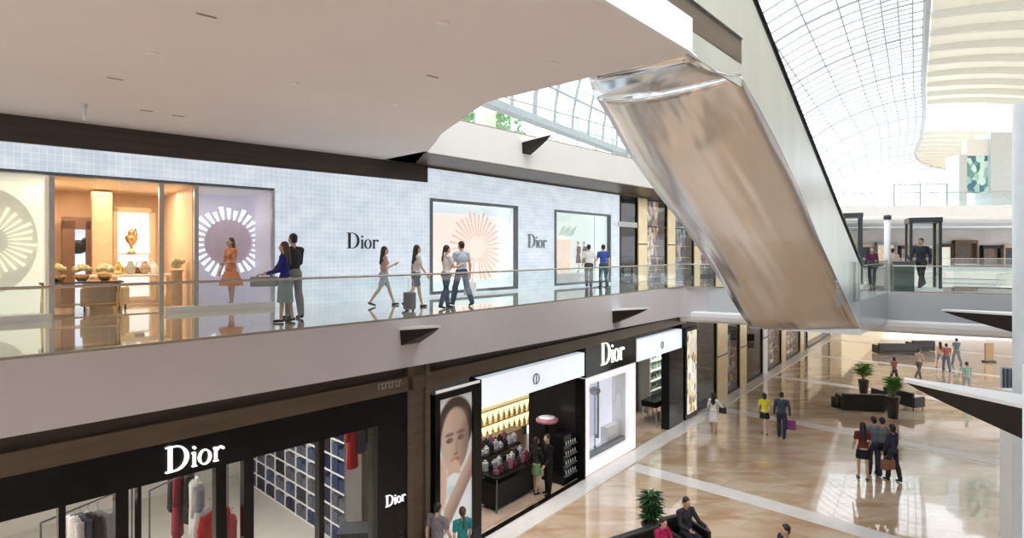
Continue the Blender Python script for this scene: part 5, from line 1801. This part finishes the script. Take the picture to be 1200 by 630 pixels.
# ------------------------------------------------------------------ ceiling fittings
def ceil_fit(px, py, kind, label, cat):
    p = P(px, py, CEIL2)
    t = thing({'lamp': 'ceiling_downlight', 'slot': 'ceiling_vent', 'rod': 'ceiling_sensor'}[kind], label, cat, (p.x, p.y, CEIL2), UL.rz)
    if kind == 'lamp':
        mb = MB(); mb.lathe([(.045, -.012), (.075, -.012), (.08, 0), (.03, 0)], seg=20); mb.build('trim_ring', M_white, t, True)
        mb = MB(); mb.lathe([(.0, -.008), (.042, -.008), (.042, -.004)], seg=16); mb.build('lens', mat('lamp_lens', (1, 1, 1), .3, emit=1.6, ecol=(1, .98, .92)), t, True)
    elif kind == 'slot':
        mb = MB(); mb.box(-.11, .11, -.022, .022, -.008, 0); mb.build('plate', mat('slot_grey', (.40, .37, .36), .5), t, bevel=.006)
        mb = MB(); mb.box(-.09, .09, -.010, .010, -.011, -.006); mb.build('slot', M_frame, t)
    else:
        mb = MB(); mb.lathe([(.06, -.015), (.06, 0)], seg=16); mb.build('plate', M_white, t, True)
        mb = MB(); mb.lathe([(.028, -.30), (.035, -.27), (.035, -.015)], seg=12); mb.build('body', M_white, t, True)
    return t
for px, py, lb in ((178, 62, 'ceiling downlight nearest the left of the big soffit'), (519, 27, 'ceiling downlight at the top centre of the soffit'), (463, 122, 'ceiling downlight above the second shop name'),
                   (648, 74, 'ceiling downlight nearest the escalator'), (345, 98, 'ceiling downlight midway along the soffit')):
    ceil_fit(px, py, 'lamp', lb, 'ceiling light')
for px, py, lb in ((172, 129.5, 'left one of the two grey ceiling slots above the store'), (209, 135.5, 'right one of the two grey ceiling slots above the store'), (135, 92, 'lone grey ceiling slot near the white sensor'),
                   (242, 18, 'grey ceiling slot at the upper left of the soffit'), (507, 89.5, 'grey ceiling slot near the curved soffit edge')):
    ceil_fit(px, py, 'slot', lb, 'ceiling vent')
ceil_fit(99, 122, 'rod', 'white cylindrical sensor hanging from the soffit edge above the store', 'sensor')

# ------------------------------------------------------------------ far upper level and far level-three bridge
FB = Wall((14, 48.5), 90 + 6)
mb = MB()
pr = [(0, CEIL2 + .25), (-.12, CEIL2 + .1), (-.1, CEIL2 - .05), (.4, CEIL2 - .3), (8, CEIL2 - .3), (8, L3), (0, L3)]
vs = []
for s_ in (0, 50):
    for d, z in pr: vs.append(FB.at(s_, d, z))
n = len(pr); mb.add(vs, [(i, (i + 1) % n, n + (i + 1) % n, n + i) for i in range(n)] + [tuple(range(n)), tuple(range(n, 2 * n))])
struct(mb.build('far_bridge_slab', M_fasciaW))
balustrade([FB.at(11, .1), FB.at(45, .1)], 'faint glass balustrade along the far bridge under the vault', None, L3, 1.1, seglen=3.0, rail_r=.03)
# glass wind screen frame on the far bridge
a_, b_ = FB.s(1057), FB.s(1121)
t = wthing(FB, 'screen_frame', 'thin grey rectangular frame standing on the far bridge under the vault', 'frame', a_, 1.2, L3)
w = b_ - a_
mb = MB()
for x in (0, w * .5, w): mb.box(x - .04, x + .04, -.04, .04, 0, 1.9)
mb.box(0, w, -.04, .04, 1.85, 1.93); mb.build('frame', M_ribw, t)
mb = MB(); mb.box(.04, w - .04, 0, .01, .1, 1.85); mb.build('pane', M_glass, t)
# lift tower with a screen
a_, b_ = FB.s(1155), FB.s(1190)
t = wthing(FB, 'lift_tower', 'pale lift tower with a dark greenish glass screen on the far bridge at the right', 'tower', a_, 3, L3)
w = FB.s(1191, 3) - FB.s(1155, 3)
mb = MB(); mb.box(-.1, w * .22, 0, 1.8, 0, 4.6); mb.box(w * .95, w + 2.4, -.2, 1.8, 0, 6.4); mb.build('pillar', mat('tower_grey', (.62, .68, .70), .4), t)
mb = MB(); mb.box(w * .22, w * .95, .2, .5, 1.3, 4.5); mb.build('glass_screen', goods_back('screen_print', [(.12, .28, .26), (.30, .48, .42), (.05, .15, .2), (.5, .65, .6), (.2, .35, .45)], 3), t)
mb = MB(); mb.box(w * .22, w * .95, .1, .6, 4.5, 5.9); mb.build('white_header', M_white, t)
# far upper floor (level two) with a shop row
FC = Wall((10, 42), 90 + 4)
mb = MB(); mb.prism([FC.at(0)[:2], FC.at(70)[:2], FC.at(70, 40)[:2], FC.at(0, 40)[:2]], L2 - 1.1, L2)
struct(mb.build('far_upper_floor', M_fasciaW))
balustrade([FC.at(1, .1), FC.at(44, .1)], 'glass balustrade along the far upper floor before the distant shops', None, L2, 1.0, seglen=3.0)
FS = Wall((6, 66), 90 + 4)
mb = MB(); mb.box(0, 80, .9, 1.2, L2, CEIL2); struct(wframe('wall_far_shops', mb, mat('far_wall', (.66, .60, .56), .5, var=.08, scale=.5), FS))
mb = MB(); mb.box(0, 80, -6, 1.2, CEIL2 - .2, CEIL2); struct(wframe('ceiling_far', mb, M_fasciaW, FS))
random.seed(21)
x = FS.s(985); xe = FS.s(1215); i = 0
desc = ['brown', 'black', 'tan lit', 'grey', 'wine-dark', 'cream lit', 'dark brown']
colr = [(.22, .13, .08), (.03, .03, .035), (.72, .52, .36), (.4, .42, .44), (.18, .06, .07), (.85, .8, .7), (.10, .06, .04)]
pos = ['first', 'second', 'third', 'fourth', 'fifth', 'sixth', 'seventh', 'eighth', 'ninth', 'tenth', 'eleventh', 'twelfth', 'thirteenth', 'fourteenth', 'fifteenth', 'sixteenth']
while x < xe and i < 16:
    w = random.uniform(1.2, 2.4); k_ = i % 7
    t = wthing(FS, 'distant_shopfront', '%s distant shopfront, %s from the left beyond the cross bridge' % (desc[k_], pos[i]), 'shopfront', x, .3, L2, 'distant shopfronts beyond the bridge')
    mb = MB(); H = random.uniform(2.2, 3.0)
    mb.box(0, .12, 0, .5, 0, H); mb.box(w - .12, w, 0, .5, 0, H); mb.box(0, w, 0, .5, H - .35, H); mb.build('frame', cmat(colr[(k_ + 1) % 7]), t)
    mb = MB(); mb.box(.12, w - .12, .4, .45, 0, H - .35)
    mb.build('window', mat('far_lit_%d' % k_, colr[k_], .4, emit=.45 if 'lit' in desc[k_] else 0, var=.3, scale=2), t)
    x += w + random.uniform(.1, .6); i += 1
# steps beyond the bridge
t = thing('stair_flight', 'pale flight of steps with dark treads beyond the cross bridge at the right', 'stairs', (25.6, 32.5, 3.4), R(-48))
for k_ in range(9):
    mb = MB(); mb.box(-1.5, 1.5, k_ * .42, k_ * .42 + .45, k_ * .26 - .12, k_ * .26 + .1); mb.build('step', M_white, t)
    mb = MB(); mb.box(-1.5, 1.5, k_ * .42, k_ * .42 + .12, k_ * .26 + .1, k_ * .26 + .13); mb.build('nosing', M_dark, t)
mb = MB(); mb.box(-1.7, -1.5, -.2, 3.9, -.3, 2.6); mb.box(1.5, 1.7, -.2, 3.9, -.3, 2.6); mb.build('side_wall', M_glass, t)
# ------------------------------------------------------------------ cross bridge furniture
def booth(px0, px1, label, glassy=True, d=.5, h=2.6, dp=1.1):
    s0, s1 = BR.s(px0, d), BR.s(px1, d); w = s1 - s0
    t = wthing(BR, 'glass_booth', label, 'booth', s0, d, L2)
    M_bf = mat('booth_frame', (.05, .065, .075), .3, .4)
    for x in (0, w - .09):
        for y in (0, dp - .09):
            mb = MB(); mb.box(x, x + .09, y, y + .09, 0, h); mb.build('post', M_bf, t)
    mb = MB(); mb.box(-.02, w + .02, -.02, dp + .02, h - .14, h + .04); mb.build('roof', M_bf, t)
    mb = MB(); mb.box(-.02, w + .02, -.02, dp + .02, 0, .13); mb.build('base', M_fasciaW, t)
    mb = MB(); mb.box(.09, w - .09, .03, .045, .13, h - .14); mb.build('front_glass', M_glass, t)
    mb = MB(); mb.box(.03, .045, .09, dp - .09, .13, h - .14); mb.box(w - .045, w - .03, .09, dp - .09, .13, h - .14); mb.build('side_glass', M_glass, t)
    return t, s0 + w / 2, d + dp / 2
bt, bs, bd = booth(1066, 1104, 'black-framed glass booth with a dark figure on the cross bridge', h=2.62)
q = BR.at(bs - .05, bd, L2 + .13)
figure('person', 'dark-clothed person walking inside the black-framed glass booth', 'person', (q.x, q.y, q.z), R(120), 1.85, False, legs=((22, 6), (-20, 18)), arms=((-14, 12, 20), (24, 12, 40)),
       top=(.02, .03, .05), sleeve='long', bcol=(.02, .02, .03), vox=.016)
bt2, bs2, bd2 = booth(988, 1011, 'second darker glass booth behind the escalator foot', d=3.0, h=3.0)
# slender white post with dark cap, planter boxes
q = BR.at(BR.s(1040, 1.2), 1.2)
t = thing('signpost', 'slender white post with a dark cap on the cross bridge', 'post', (q.x, q.y, L2), 0)
mb = MB(); mb.lathe([(.11, 0), (.11, 2.65)], seg=16); mb.build('pole', M_white, t, True)
mb = MB(); mb.lathe([(.13, 2.65), (.13, 2.8), (.02, 2.82)], seg=16); mb.build('cap', M_dark, t, True)
def leafy(name, label, loc, potr, poth, H, spread, n, m, seed, potm=None, square=False, cat='plant', spiky=False, group=None):
    rnd = random.Random(seed)
    t = thing(name, label, cat, loc, 0, group)
    mb = MB()
    if square: mb.prism([(-potr, -potr), (potr, -potr), (potr, potr), (-potr, potr)], 0, poth)
    else: mb.lathe([(potr * .72, 0), (potr, poth * .92), (potr * 1.06, poth * .94), (potr * 1.06, poth), (potr * .85, poth), (potr * .8, poth - .05)], seg=20)
    mb.build('pot', potm or M_pot, t, not square, bevel=.01 if square else 0)
    mb = MB()
    for k_ in range(6):
        a = rnd.random() * 6.28
        mb.tube([(0, 0, poth - .06), (.12 * math.cos(a), .12 * math.sin(a), poth + H * .35), (spread * .5 * math.cos(a), spread * .5 * math.sin(a), poth + H * .75)], [.018, .012, .006], 5)
    mb.build('stems', M_stem, t)
    mb = MB()
    for k_ in range(n):
        a = rnd.random() * 6.28; q = rnd.random() ** .7
        r0 = spread * .15; z0 = poth + H * rnd.uniform(.05, .75)
        Ll = rnd.uniform(.7, 1.0) * spread * (.9 if not spiky else 1.1); wd = Ll * (.20 if not spiky else .11)
        el = rnd.uniform(.1, 1.2) if not spiky else rnd.uniform(.7, 1.35)
        d = Vector((math.cos(a), math.sin(a), 0)); s_ = Vector((-d.y, d.x, 0))
        b = Vector((d.x * r0 * q, d.y * r0 * q, z0))
        p1 = b + d * Ll * .5 * math.cos(el) + Vector((0, 0, Ll * .55 * math.sin(el)))
        p2 = b + d * Ll * math.cos(el * .6) + Vector((0, 0, Ll * .75 * math.sin(el) - .06))
        mb.add([b, p1 + s_ * wd * .5 + Vector((0, 0, .01)), p2, p1 - s_ * wd * .5 + Vector((0, 0, .01)), p1 - Vector((0, 0, .02))], [(0, 1, 4), (1, 2, 4), (2, 3, 4), (3, 0, 4)])
    mb.build('foliage', m, t)
    return t
def tree_box(px, w, h, label, d=.7):
    q = BR.at(BR.s(px, d), d)
    mb = MB(); mb.prism([(-w / 2, -.3), (w / 2, -.3), (w / 2, .3), (-w / 2, .3)], 0, h); mb.box(-w / 2 - .02, w / 2 + .02, -.32, .32, h, h + .04)
    return tag(mb.build('waste_bin', mat('dark_green_box', (.07, .10, .09), .4), loc=(q.x, q.y, L2), rz=BR.rz, bevel=.01), label, 'box')
tree_box(1058, .62, 1.05, 'dark green box standing left of the glass booth on the bridge')
for i, (px, d, c, h_, lb) in enumerate(((1046, 3.6, (.5, .42, .35), 1.6, 'beige-clothed person beyond the dark green box on the bridge'), (1022, 3.4, (.12, .03, .08), 1.65, 'dark-clothed person by the white post on the bridge'))):
    q = BR.at(BR.s(px, d), d, L2)
    figure('person', lb, 'person', (q.x, q.y, L2), R(-60 + 200 * i), h_, bool(i), top=c, sleeve='long', bcol=(.05, .05, .06), hair='short', vox=.017)

# ------------------------------------------------------------------ ground floor seating groups
def sofa(loc, rz, label, w=1.9, arms=True, back=True):
    t = thing('sofa', label, 'sofa', loc, rz)
    mb = MB(); mb.box(-w / 2, w / 2, -.42, .42, .06, .24); mb.build('base', M_leather, t, bevel=.02)
    for i in range(2):
        x0_ = -w / 2 + .14 + i * (w - .28) / 2; mb = MB(); mb.box(x0_ + .01, x0_ + (w - .28) / 2 - .01, -.42, .26, .24, .44); mb.build('seat_cushion', M_leather, t, bevel=.04)
    if back:
        mb = MB(); mb.box(-w / 2, w / 2, .24, .44, .24, .78); mb.build('backrest', M_leather, t, bevel=.05)
    if arms:
        for s_ in (-1, 1):
            mb = MB(); mb.box(min(s_ * (w / 2 - .14), s_ * w / 2), max(s_ * (w / 2 - .14), s_ * w / 2), -.44, .44, .06, .62); mb.build('armrest', M_leather, t, bevel=.04)
    for x in (-1, 1):
        for y in (-.34, .36):
            mb = MB(); mb.tube([(x * (w / 2 - .1), y, 0), (x * (w / 2 - .1), y, .07)], .025, 8); mb.build('foot', M_frame, t)
    return t
q = P(1016, 481, 0); sofa((q.x - .1, q.y + .3, 0), R(172), 'black leather sofa before the potted palm in the middle of the hall', 1.9)
q = P(986, 478, 0)
mb = MB(); mb.lathe([(.26, 0), (.28, .05), (.28, .42), (.25, .46), (.0, .46)], seg=22)
tag(mb.build('round_stool', M_leather, loc=(q.x, q.y + .3, 0), smooth=True), 'round black stool at the left of the mid-hall sofa', 'stool')
q = P(1012, 462, 0); leafy('potted_plant', 'bright green potted palm behind the mid-hall sofa', (q.x, q.y, 0), .24, .75, .75, .55, 170, M_leaf, 3, spiky=True)
q = P(1050, 491, 0); leafy('potted_plant', 'bright green potted plant in a tall dark pot right of the mid-hall sofa', (q.x, q.y + .2, 0), .26, .95, .8, .50, 190, M_leaf, 5, spiky=True)
q = P(1036, 470, 0); armchair(None, 0, 0, 0, 'black leather armchair between the two bright potted plants', M_leather, rz=R(200), loc=(q.x, q.y, 0))
q = P(1064, 478, 0); armchair(None, 0, 0, 0, 'black leather armchair right of the tall dark pot', M_leather, rz=R(110), loc=(q.x + .1, q.y, 0))
# near group at the bottom edge
near = Vector((2.75, 13.75, 0))
q = P(765, 648, 0); leafy('potted_plant', 'dark green leafy plant at the bottom edge beside the seated people', (q.x + .05, q.y + .35, 0), .24, .55, .85, .42, 260, M_leafd, 9)
q = P(752, 668, 0); sofa((q.x, q.y - .1, 0), R(30), 'black leather sofa at the bottom edge left of the seated people', 1.5)
q = P(806, 652, 0); cA_ = (q.x, q.y + .1, 0)
armchair(None, 0, 0, 0, 'black leather armchair holding the man at the bottom edge', M_leather, rz=R(25), loc=cA_)
q = P(836, 655, 0)
t = thing('low_table', 'low dark coffee table at the bottom edge before the seated man', 'table', (q.x - .1, q.y - .9, 0), R(25))
mb = MB(); mb.box(-.45, .45, -.3, .3, .36, .41); mb.build('table_top', mat('brown_table', (.12, .07, .05), .3), t, bevel=.01)
for x in (-.4, .4):
    for y in (-.25, .25): mb = MB(); mb.box(x - .025, x + .025, y - .025, y + .025, 0, .36); mb.build('leg', M_blackm, t)
# far dark sofa block and tall signs
q = P(1066, 416, 0); sofa((q.x - .5, q.y + .6, 0), R(178), 'long black sofa far back in the hall below the bridge', 3.0)
q = P(1112, 414, 0); sofa((q.x - 1.2, q.y + 1.2, 0), R(178), 'shorter black sofa far back beside the pink-clothed people', 1.6)
q = P(1159, 424, 0)
t = thing('info_stand', 'brown information stand far back on the right of the hall', 'stand', (q.x, q.y, 0), R(10))
mb = MB(); mb.box(-.3, .3, -.06, .06, .1, 1.25); mb.build('panel', mat('tan_panel', (.45, .30, .18), .4), t); mb = MB(); mb.box(-.35, .35, -.2, .2, 0, .1); mb.build('base', M_dark, t)
# striped column wrap at right
t = thing('striped_banner', 'tall dark blue and white striped hanging at the right edge below the bridge', 'banner', (13.55, 15.5, 2.7), R(-25))
for i in range(5):
    mb = MB(); mb.box(i * .085 - .2, i * .085 - .15, -.02, .02, 0, 1.35); mb.build('dark_stripe', mat('banner_blue', (.08, .12, .20), .5), t)
mb = MB(); mb.box(-.24, .25, .021, .05, 0, 1.4); mb.build('white_cloth', M_white, t)

# trees outside the level-three windows
def tree(px, d, h, label, seed):
    p = T3.at(T3.s(px, d), d)
    rnd = random.Random(seed)
    t = thing('tree', label, 'tree', (p.x, p.y, L3 - .4))
    mb = MB(); mb.tube([(0, 0, 0), (.1, .05, h * .5), (0, 0, h * .85)], [.15, .11, .05], 8); mb.build('trunk', M_stem, t)
    mb = MB()
    for i in range(500):
        v = Vector((rnd.gauss(0, 1), rnd.gauss(0, 1), rnd.gauss(0, .8))); v = v.normalized() * rnd.random() ** .4 * h * .38
        c = Vector((0, 0, h * .72)) + v; a = Vector((rnd.uniform(-1, 1), rnd.uniform(-1, 1), rnd.uniform(-1, 1))).normalized() * .22; b = a.cross(Vector((rnd.uniform(-1, 1), .3, rnd.uniform(-1, 1)))).normalized() * .12
        mb.add([c - a, c + b, c + a, c - b], [(0, 1, 2, 3)])
    mb.build('crown', mat('outdoor_leaf', (.22, .42, .20), .6, var=.3, scale=8), t)
tree(560, 9, 4.6, 'leafy green tree outside the high windows near the soffit curve', 1)
tree(583, 12, 4.8, 'second green tree outside the high windows, right of the first', 2)
tree(700, 12, 3.6, 'small green tree outside the high windows near the escalator top', 3)
# ------------------------------------------------------------------ people
def man(**k): return figure('person', cat='person', **k)
AW = R(-40)      # walking away along the mall
BK = R(140)
RT = R(-75); LF = R(75)
def at2(px, py): q = P(px, py, L2); return (q.x, q.y, L2)
def at0(px, py): q = P(px, py, 0); return (q.x, q.y, 0)
grey = (.30, .31, .34)
# upstairs couple by the rail
t, h1 = figure('person', 'man in a black jacket and grey trousers behind the woman at the rail', 'person', at2(344, 373), R(60), 1.80, False, legs=((5, 4), (-5, 6)), arms=((15, 12, 35), (20, 12, 60)),
       top=(.05, .045, .06), sleeve='long', bcol=(.26, .27, .28), hair='short', vox=.010)
t, h2 = figure('person', 'woman in a royal blue jacket and grey-green skirt at the upstairs rail', 'person', at2(334, 377), R(95), 1.62, True, legs=((6, 4), (-6, 6)), arms=((10, 12, 65), (15, 12, 60)),
       top=(.03, .035, .22), sleeve='long', bottom='skirt', bcol=(.25, .31, .30), blen=.5, hair='long', hmat=M_hairb, vox=.010)
bag('handbag', 'long dark and pale green shoulder bag held by the woman in the blue jacket', Vector((h2[1].x - .05, h2[1].y - .05, h2[1].z)), R(10), .52, .20, .16, mat('sage_bag', (.28, .34, .30), .5), .06, hm=M_blackm)
figure('person', 'woman in a dusty pink top and pale denim shorts striding past the first shop name', 'person', at2(450, 358), R(-65), 1.62, True, legs=((24, 6), (-22, 14)), arms=((-10, 10, 30), (0, 10, 115)),
       top=(.55, .36, .36), sleeve='short', bottom='shorts', bcol=(.42, .50, .58), hair='long', vox=.010)
t, h = figure('person', 'woman in a white top and dark patterned shorts walking with a suitcase', 'person', at2(488, 360), R(-60), 1.62, True, legs=((16, 5), (-20, 16)), arms=((-12, 10, 15), (12, 10, 25)),
       top=(.70, .69, .67), sleeve='short', bottom='shorts', bcol=(.16, .18, .24), hair='long', vox=.010)
t = thing('suitcase', 'dark upright suitcase beside the woman in patterned shorts', 'suitcase', at2(480, 364), R(-30)); t.scale = (.8, .8, .8)
mb = MB(); mb.box(-.17, .17, -.11, .11, .05, .56); mb.build('shell', mat('suitcase_grey', (.12, .12, .14), .4), t, bevel=.03)
mb = MB(); mb.tube([(-.1, .05, .55), (-.1, .05, .95), (.1, .05, .95), (.1, .05, .55)], .01, 6); mb.build('pull_handle', M_steel, t)
for x in (-.13, .13): mb = MB(); mb.tube([(x - .02, 0, .035), (x + .02, 0, .035)], .035, 10); mb.build('wheel', M_blackm, t)
figure('person', 'woman in a white blouse and dark wide trousers before the rose ray window', 'person', at2(523, 361), R(-50), 1.60, True, legs=((10, 4), (-12, 10)), arms=((10, 10, 40), (18, 14, 85)),
       top=(.78, .74, .72), sleeve='short', bcol=(.05, .07, .12), hair='tail', vox=.010)
t, h = figure('person', 'man in a light grey-blue shirt and dark jeans before the rose ray window', 'person', at2(541, 358), R(40), 1.74, False, legs=((22, 5), (-16, 16)), arms=((8, 12, 40), (-10, 10, 10)),
       top=(.45, .51, .58), sleeve='short', bcol=(.04, .06, .12), vox=.010)
bag('shopping_bag', 'white paper shopping bag in the hand of the man in the light blue shirt', h[1], R(40), .34, .36, .12, cmat((.80, .82, .80)), .10)
figure('person', 'man in a white shirt and dark trousers before the mint display window', 'person', at2(690, 336.8), R(-10), 1.75, False, legs=((20, 5), (-14, 12)), arms=((10, 12, 20), (-12, 12, 12)),
       top=(.80, .79, .77), sleeve='short', bcol=(.06, .06, .08), vox=.012)
t, h = figure('person', 'man in a bright blue top with dark teal trousers right of the mint display window', 'person', at2(707, 336.8), R(20), 1.72, False, legs=((6, 3), (-6, 8)), arms=((10, 12, 60), (-8, 12, 12)),
       top=(.05, .09, .35), sleeve='short', bcol=(.05, .09, .11), vox=.012)
# ground floor
t, h = figure('person', 'woman in white top and pale skirt walking beside the black doorway with a black bag', 'person', at0(836, 507), R(-30), 1.62, True, legs=((12, 5), (-12, 10)), arms=((15, 14, 30), (20, 30, 50)),
       top=(.85, .85, .88), sleeve='long', bottom='skirt', bcol=(.85, .84, .86), blen=.42, hair='long', vox=.012, shoe=(.6, .45, .35))
bag('handbag', 'small black bag carried by the woman in white', h[1] + Vector((.0, 0, .1)), R(-30), .28, .24, .12, M_leather, .10)
figure('person', 'woman in a bright yellow top and black shorts walking beside the suited man', 'person', at0(896, 508), R(-25), 1.63, True, legs=((10, 4), (-12, 10)), arms=((-8, 16, 40), (10, 16, 30)),
       top=(.85, .80, .08), sleeve='short', bottom='skirt', bcol=(.03, .03, .03), blen=.25, hair='bob', vox=.012)
t, h = figure('person', 'man in a dark slate suit walking away with a purple bag', 'person', at0(916, 513), R(-30), 1.78, False, legs=((8, 3), (-8, 8)), arms=((-6, 12, 10), (2, 14, 8)),
       top=(.07, .09, .13), sleeve='long', bcol=(.05, .06, .10), vox=.012)
bag('shopping_bag', 'purple shopping bag hanging from the hand of the suited man', h[1], R(-30), .42, .36, .14, mat('purple_bag', (.28, .05, .22), .4), .08)
figure('person', 'dark-haired girl in a maroon top and black skirt, leftmost of the group of four', 'person', at0(1011, 561), R(-15), 1.80, True, legs=((5, 3), (-5, 6)), arms=((5, 10, 30), (5, 10, 30)),
       top=(.15, .035, .03), sleeve='short', bottom='skirt', bcol=(.02, .02, .025), blen=.28, hair='long', vox=.012)
figure('person', 'man in a grey checked shirt, second from left of the group of four', 'person', at0(1024, 556), R(0), 1.88, False, legs=((6, 4), (-6, 8)), arms=((5, 10, 20), (5, 10, 20)),
       top=(.17, .20, .25), sleeve='short', bcol=(.05, .06, .09), vox=.012)
figure('person', 'man in a grey shirt and black trousers, third from left of the group of four', 'person', at0(1034, 557), R(-10), 1.88, False, legs=((8, 4), (-8, 8)), arms=((5, 10, 20), (5, 10, 20)),
       top=(.18, .20, .22), sleeve='short', bcol=(.02, .02, .03), vox=.012)
t, h = figure('person', 'woman in dark jacket with grey sleeves, rightmost of the group of four', 'person', at0(1046, 563), R(20), 1.78, True, legs=((8, 4), (-8, 8)), arms=((5, 12, 20), (5, 12, 12)),
       top=(.04, .05, .08), sleeve='long', bcol=(.04, .04, .05), hair='bob', vox=.012)
bag('shopping_bag', 'brown leather-like bag held low by the rightmost woman of the group', h[-1] + Vector((.1, -.15, 0)), R(10), .42, .30, .16, mat('tan_brown_bag', (.30, .14, .08), .4), .14)
figure('person', 'person in beige walking far back below the bridge, in front of the black sofa', 'person', at0(1077, 443), R(-70), 1.75, True, legs=((20, 6), (-22, 18)), arms=((-12, 12, 20), (14, 12, 20)),
       top=(.45, .38, .28), sleeve='short', bcol=(.14, .12, .11), hair='short', vox=.016)
figure('person', 'person in a peach top far back beside the short black sofa', 'person', at0(1102, 432), R(-10), 1.70, True, top=(.80, .45, .32), bottom='shorts', bcol=(.30, .30, .33), hair='long', vox=.016)
figure('person', 'person in dark rust top close behind the peach-topped one far back', 'person', at0(1109, 435), R(-20), 1.72, False, top=(.35, .14, .10), bcol=(.12, .15, .22), hair='short', vox=.016)
figure('person', 'person in a slate blue top far back, right of the peach-topped pair', 'person', at0(1121, 427), R(0), 1.72, False, top=(.12, .20, .25), bcol=(.2, .26, .3), hair='short', vox=.016)
figure('person', 'person in a pale mint top far back above the large wing bracket', 'person', at0(1133, 462), R(-20), 1.68, True, top=(.35, .55, .47), bcol=(.4, .5, .5), hair='short', vox=.016)
figure('person', 'dark-haired person far back between the potted plant and walking person', 'person', at0(1048, 452), R(10), 1.60, True, top=(.25, .12, .08), bcol=(.08, .06, .06), hair='bob', vox=.016)
# seated man in the armchair, woman beside, man at lower right
ca_ = Vector(cA_); rz_ = R(25)
fwd = Vector((math.sin(rz_), -math.cos(rz_), 0))
q = ca_ + fwd * .0
figure('person', 'seated man in a dark jacket in the armchair at the bottom edge', 'person', (q.x, q.y, 0), rz_ + PI, 1.76, False, legs=((82, 84), (80, 78)), arms=((35, 14, 50), (30, 14, 60)),
       top=(.035, .035, .045), sleeve='long', bcol=(.03, .03, .04), seat=.44, lean=-4, vox=.011, look_down=10)
sq = P(752, 668, 0); sp_ = Vector((sq.x + .35, sq.y - .1, 0)) + Vector((math.sin(R(30)), -math.cos(R(30)), 0)) * .06
figure('person', 'seated person in a crimson top on the black sofa at the bottom edge', 'person', (sp_.x, sp_.y, 0), R(30) + PI, 1.66, True, legs=((82, 84), (82, 80)), arms=((30, 12, 60), (30, 12, 60)),
       top=(.40, .02, .10), sleeve='short', bcol=(.03, .03, .05), seat=.44, lean=6, vox=.011, hair='bob', look_down=12)
figure('person', 'man in a dark navy suit at the bottom edge, only head and shoulders in view', 'person', (5.62, 11.6, 0), R(95), 1.72, False, arms=((10, 10, 30), (10, 10, 30)), top=(.04, .05, .10), sleeve='long', bcol=(.03, .03, .05), vox=.011, lean=8)
# two people before the portrait poster
figure('person', 'dark-haired person in a grey-mauve shirt before the portrait poster', 'person', (-1.63, 12.45, 0), R(-30), 1.78, False, top=(.20, .19, .22), sleeve='short', bcol=(.06, .07, .1), vox=.011)
figure('person', 'shorter person in a teal top right of the grey-shirted one at the poster', 'person', (-1.08, 12.5, 0), R(20), 1.66, True, top=(.03, .22, .24), sleeve='short', bcol=(.05, .06, .08), vox=.011, hair='tail', hmat=M_hairb)
# in the cosmetics shop
q = GR.at(GR.s(642, .25), .25)
figure('person', 'shop attendant dressed all in black at the cosmetics shop entrance', 'person', (q.x, q.y, .02), R(120), 1.78, False, legs=((2, 1), (-2, 2)), arms=((8, 8, 40), (8, 8, 40)), top=(.012, .012, .014), sleeve='long', bcol=(.012, .012, .014), vox=.011)
q = GR.at(GR.s(628, .55), .55)
figure('person', 'woman with long dark hair, black top and green skirt in the cosmetics shop', 'person', (q.x, q.y, .03), R(-50), 1.66, True, legs=((4, 2), (-4, 4)), arms=((20, 10, 50), (20, 10, 50)), top=(.03, .03, .035), sleeve='long', bottom='skirt', bcol=(.16, .30, .14), blen=.32, hair='long', vox=.011)
flush()
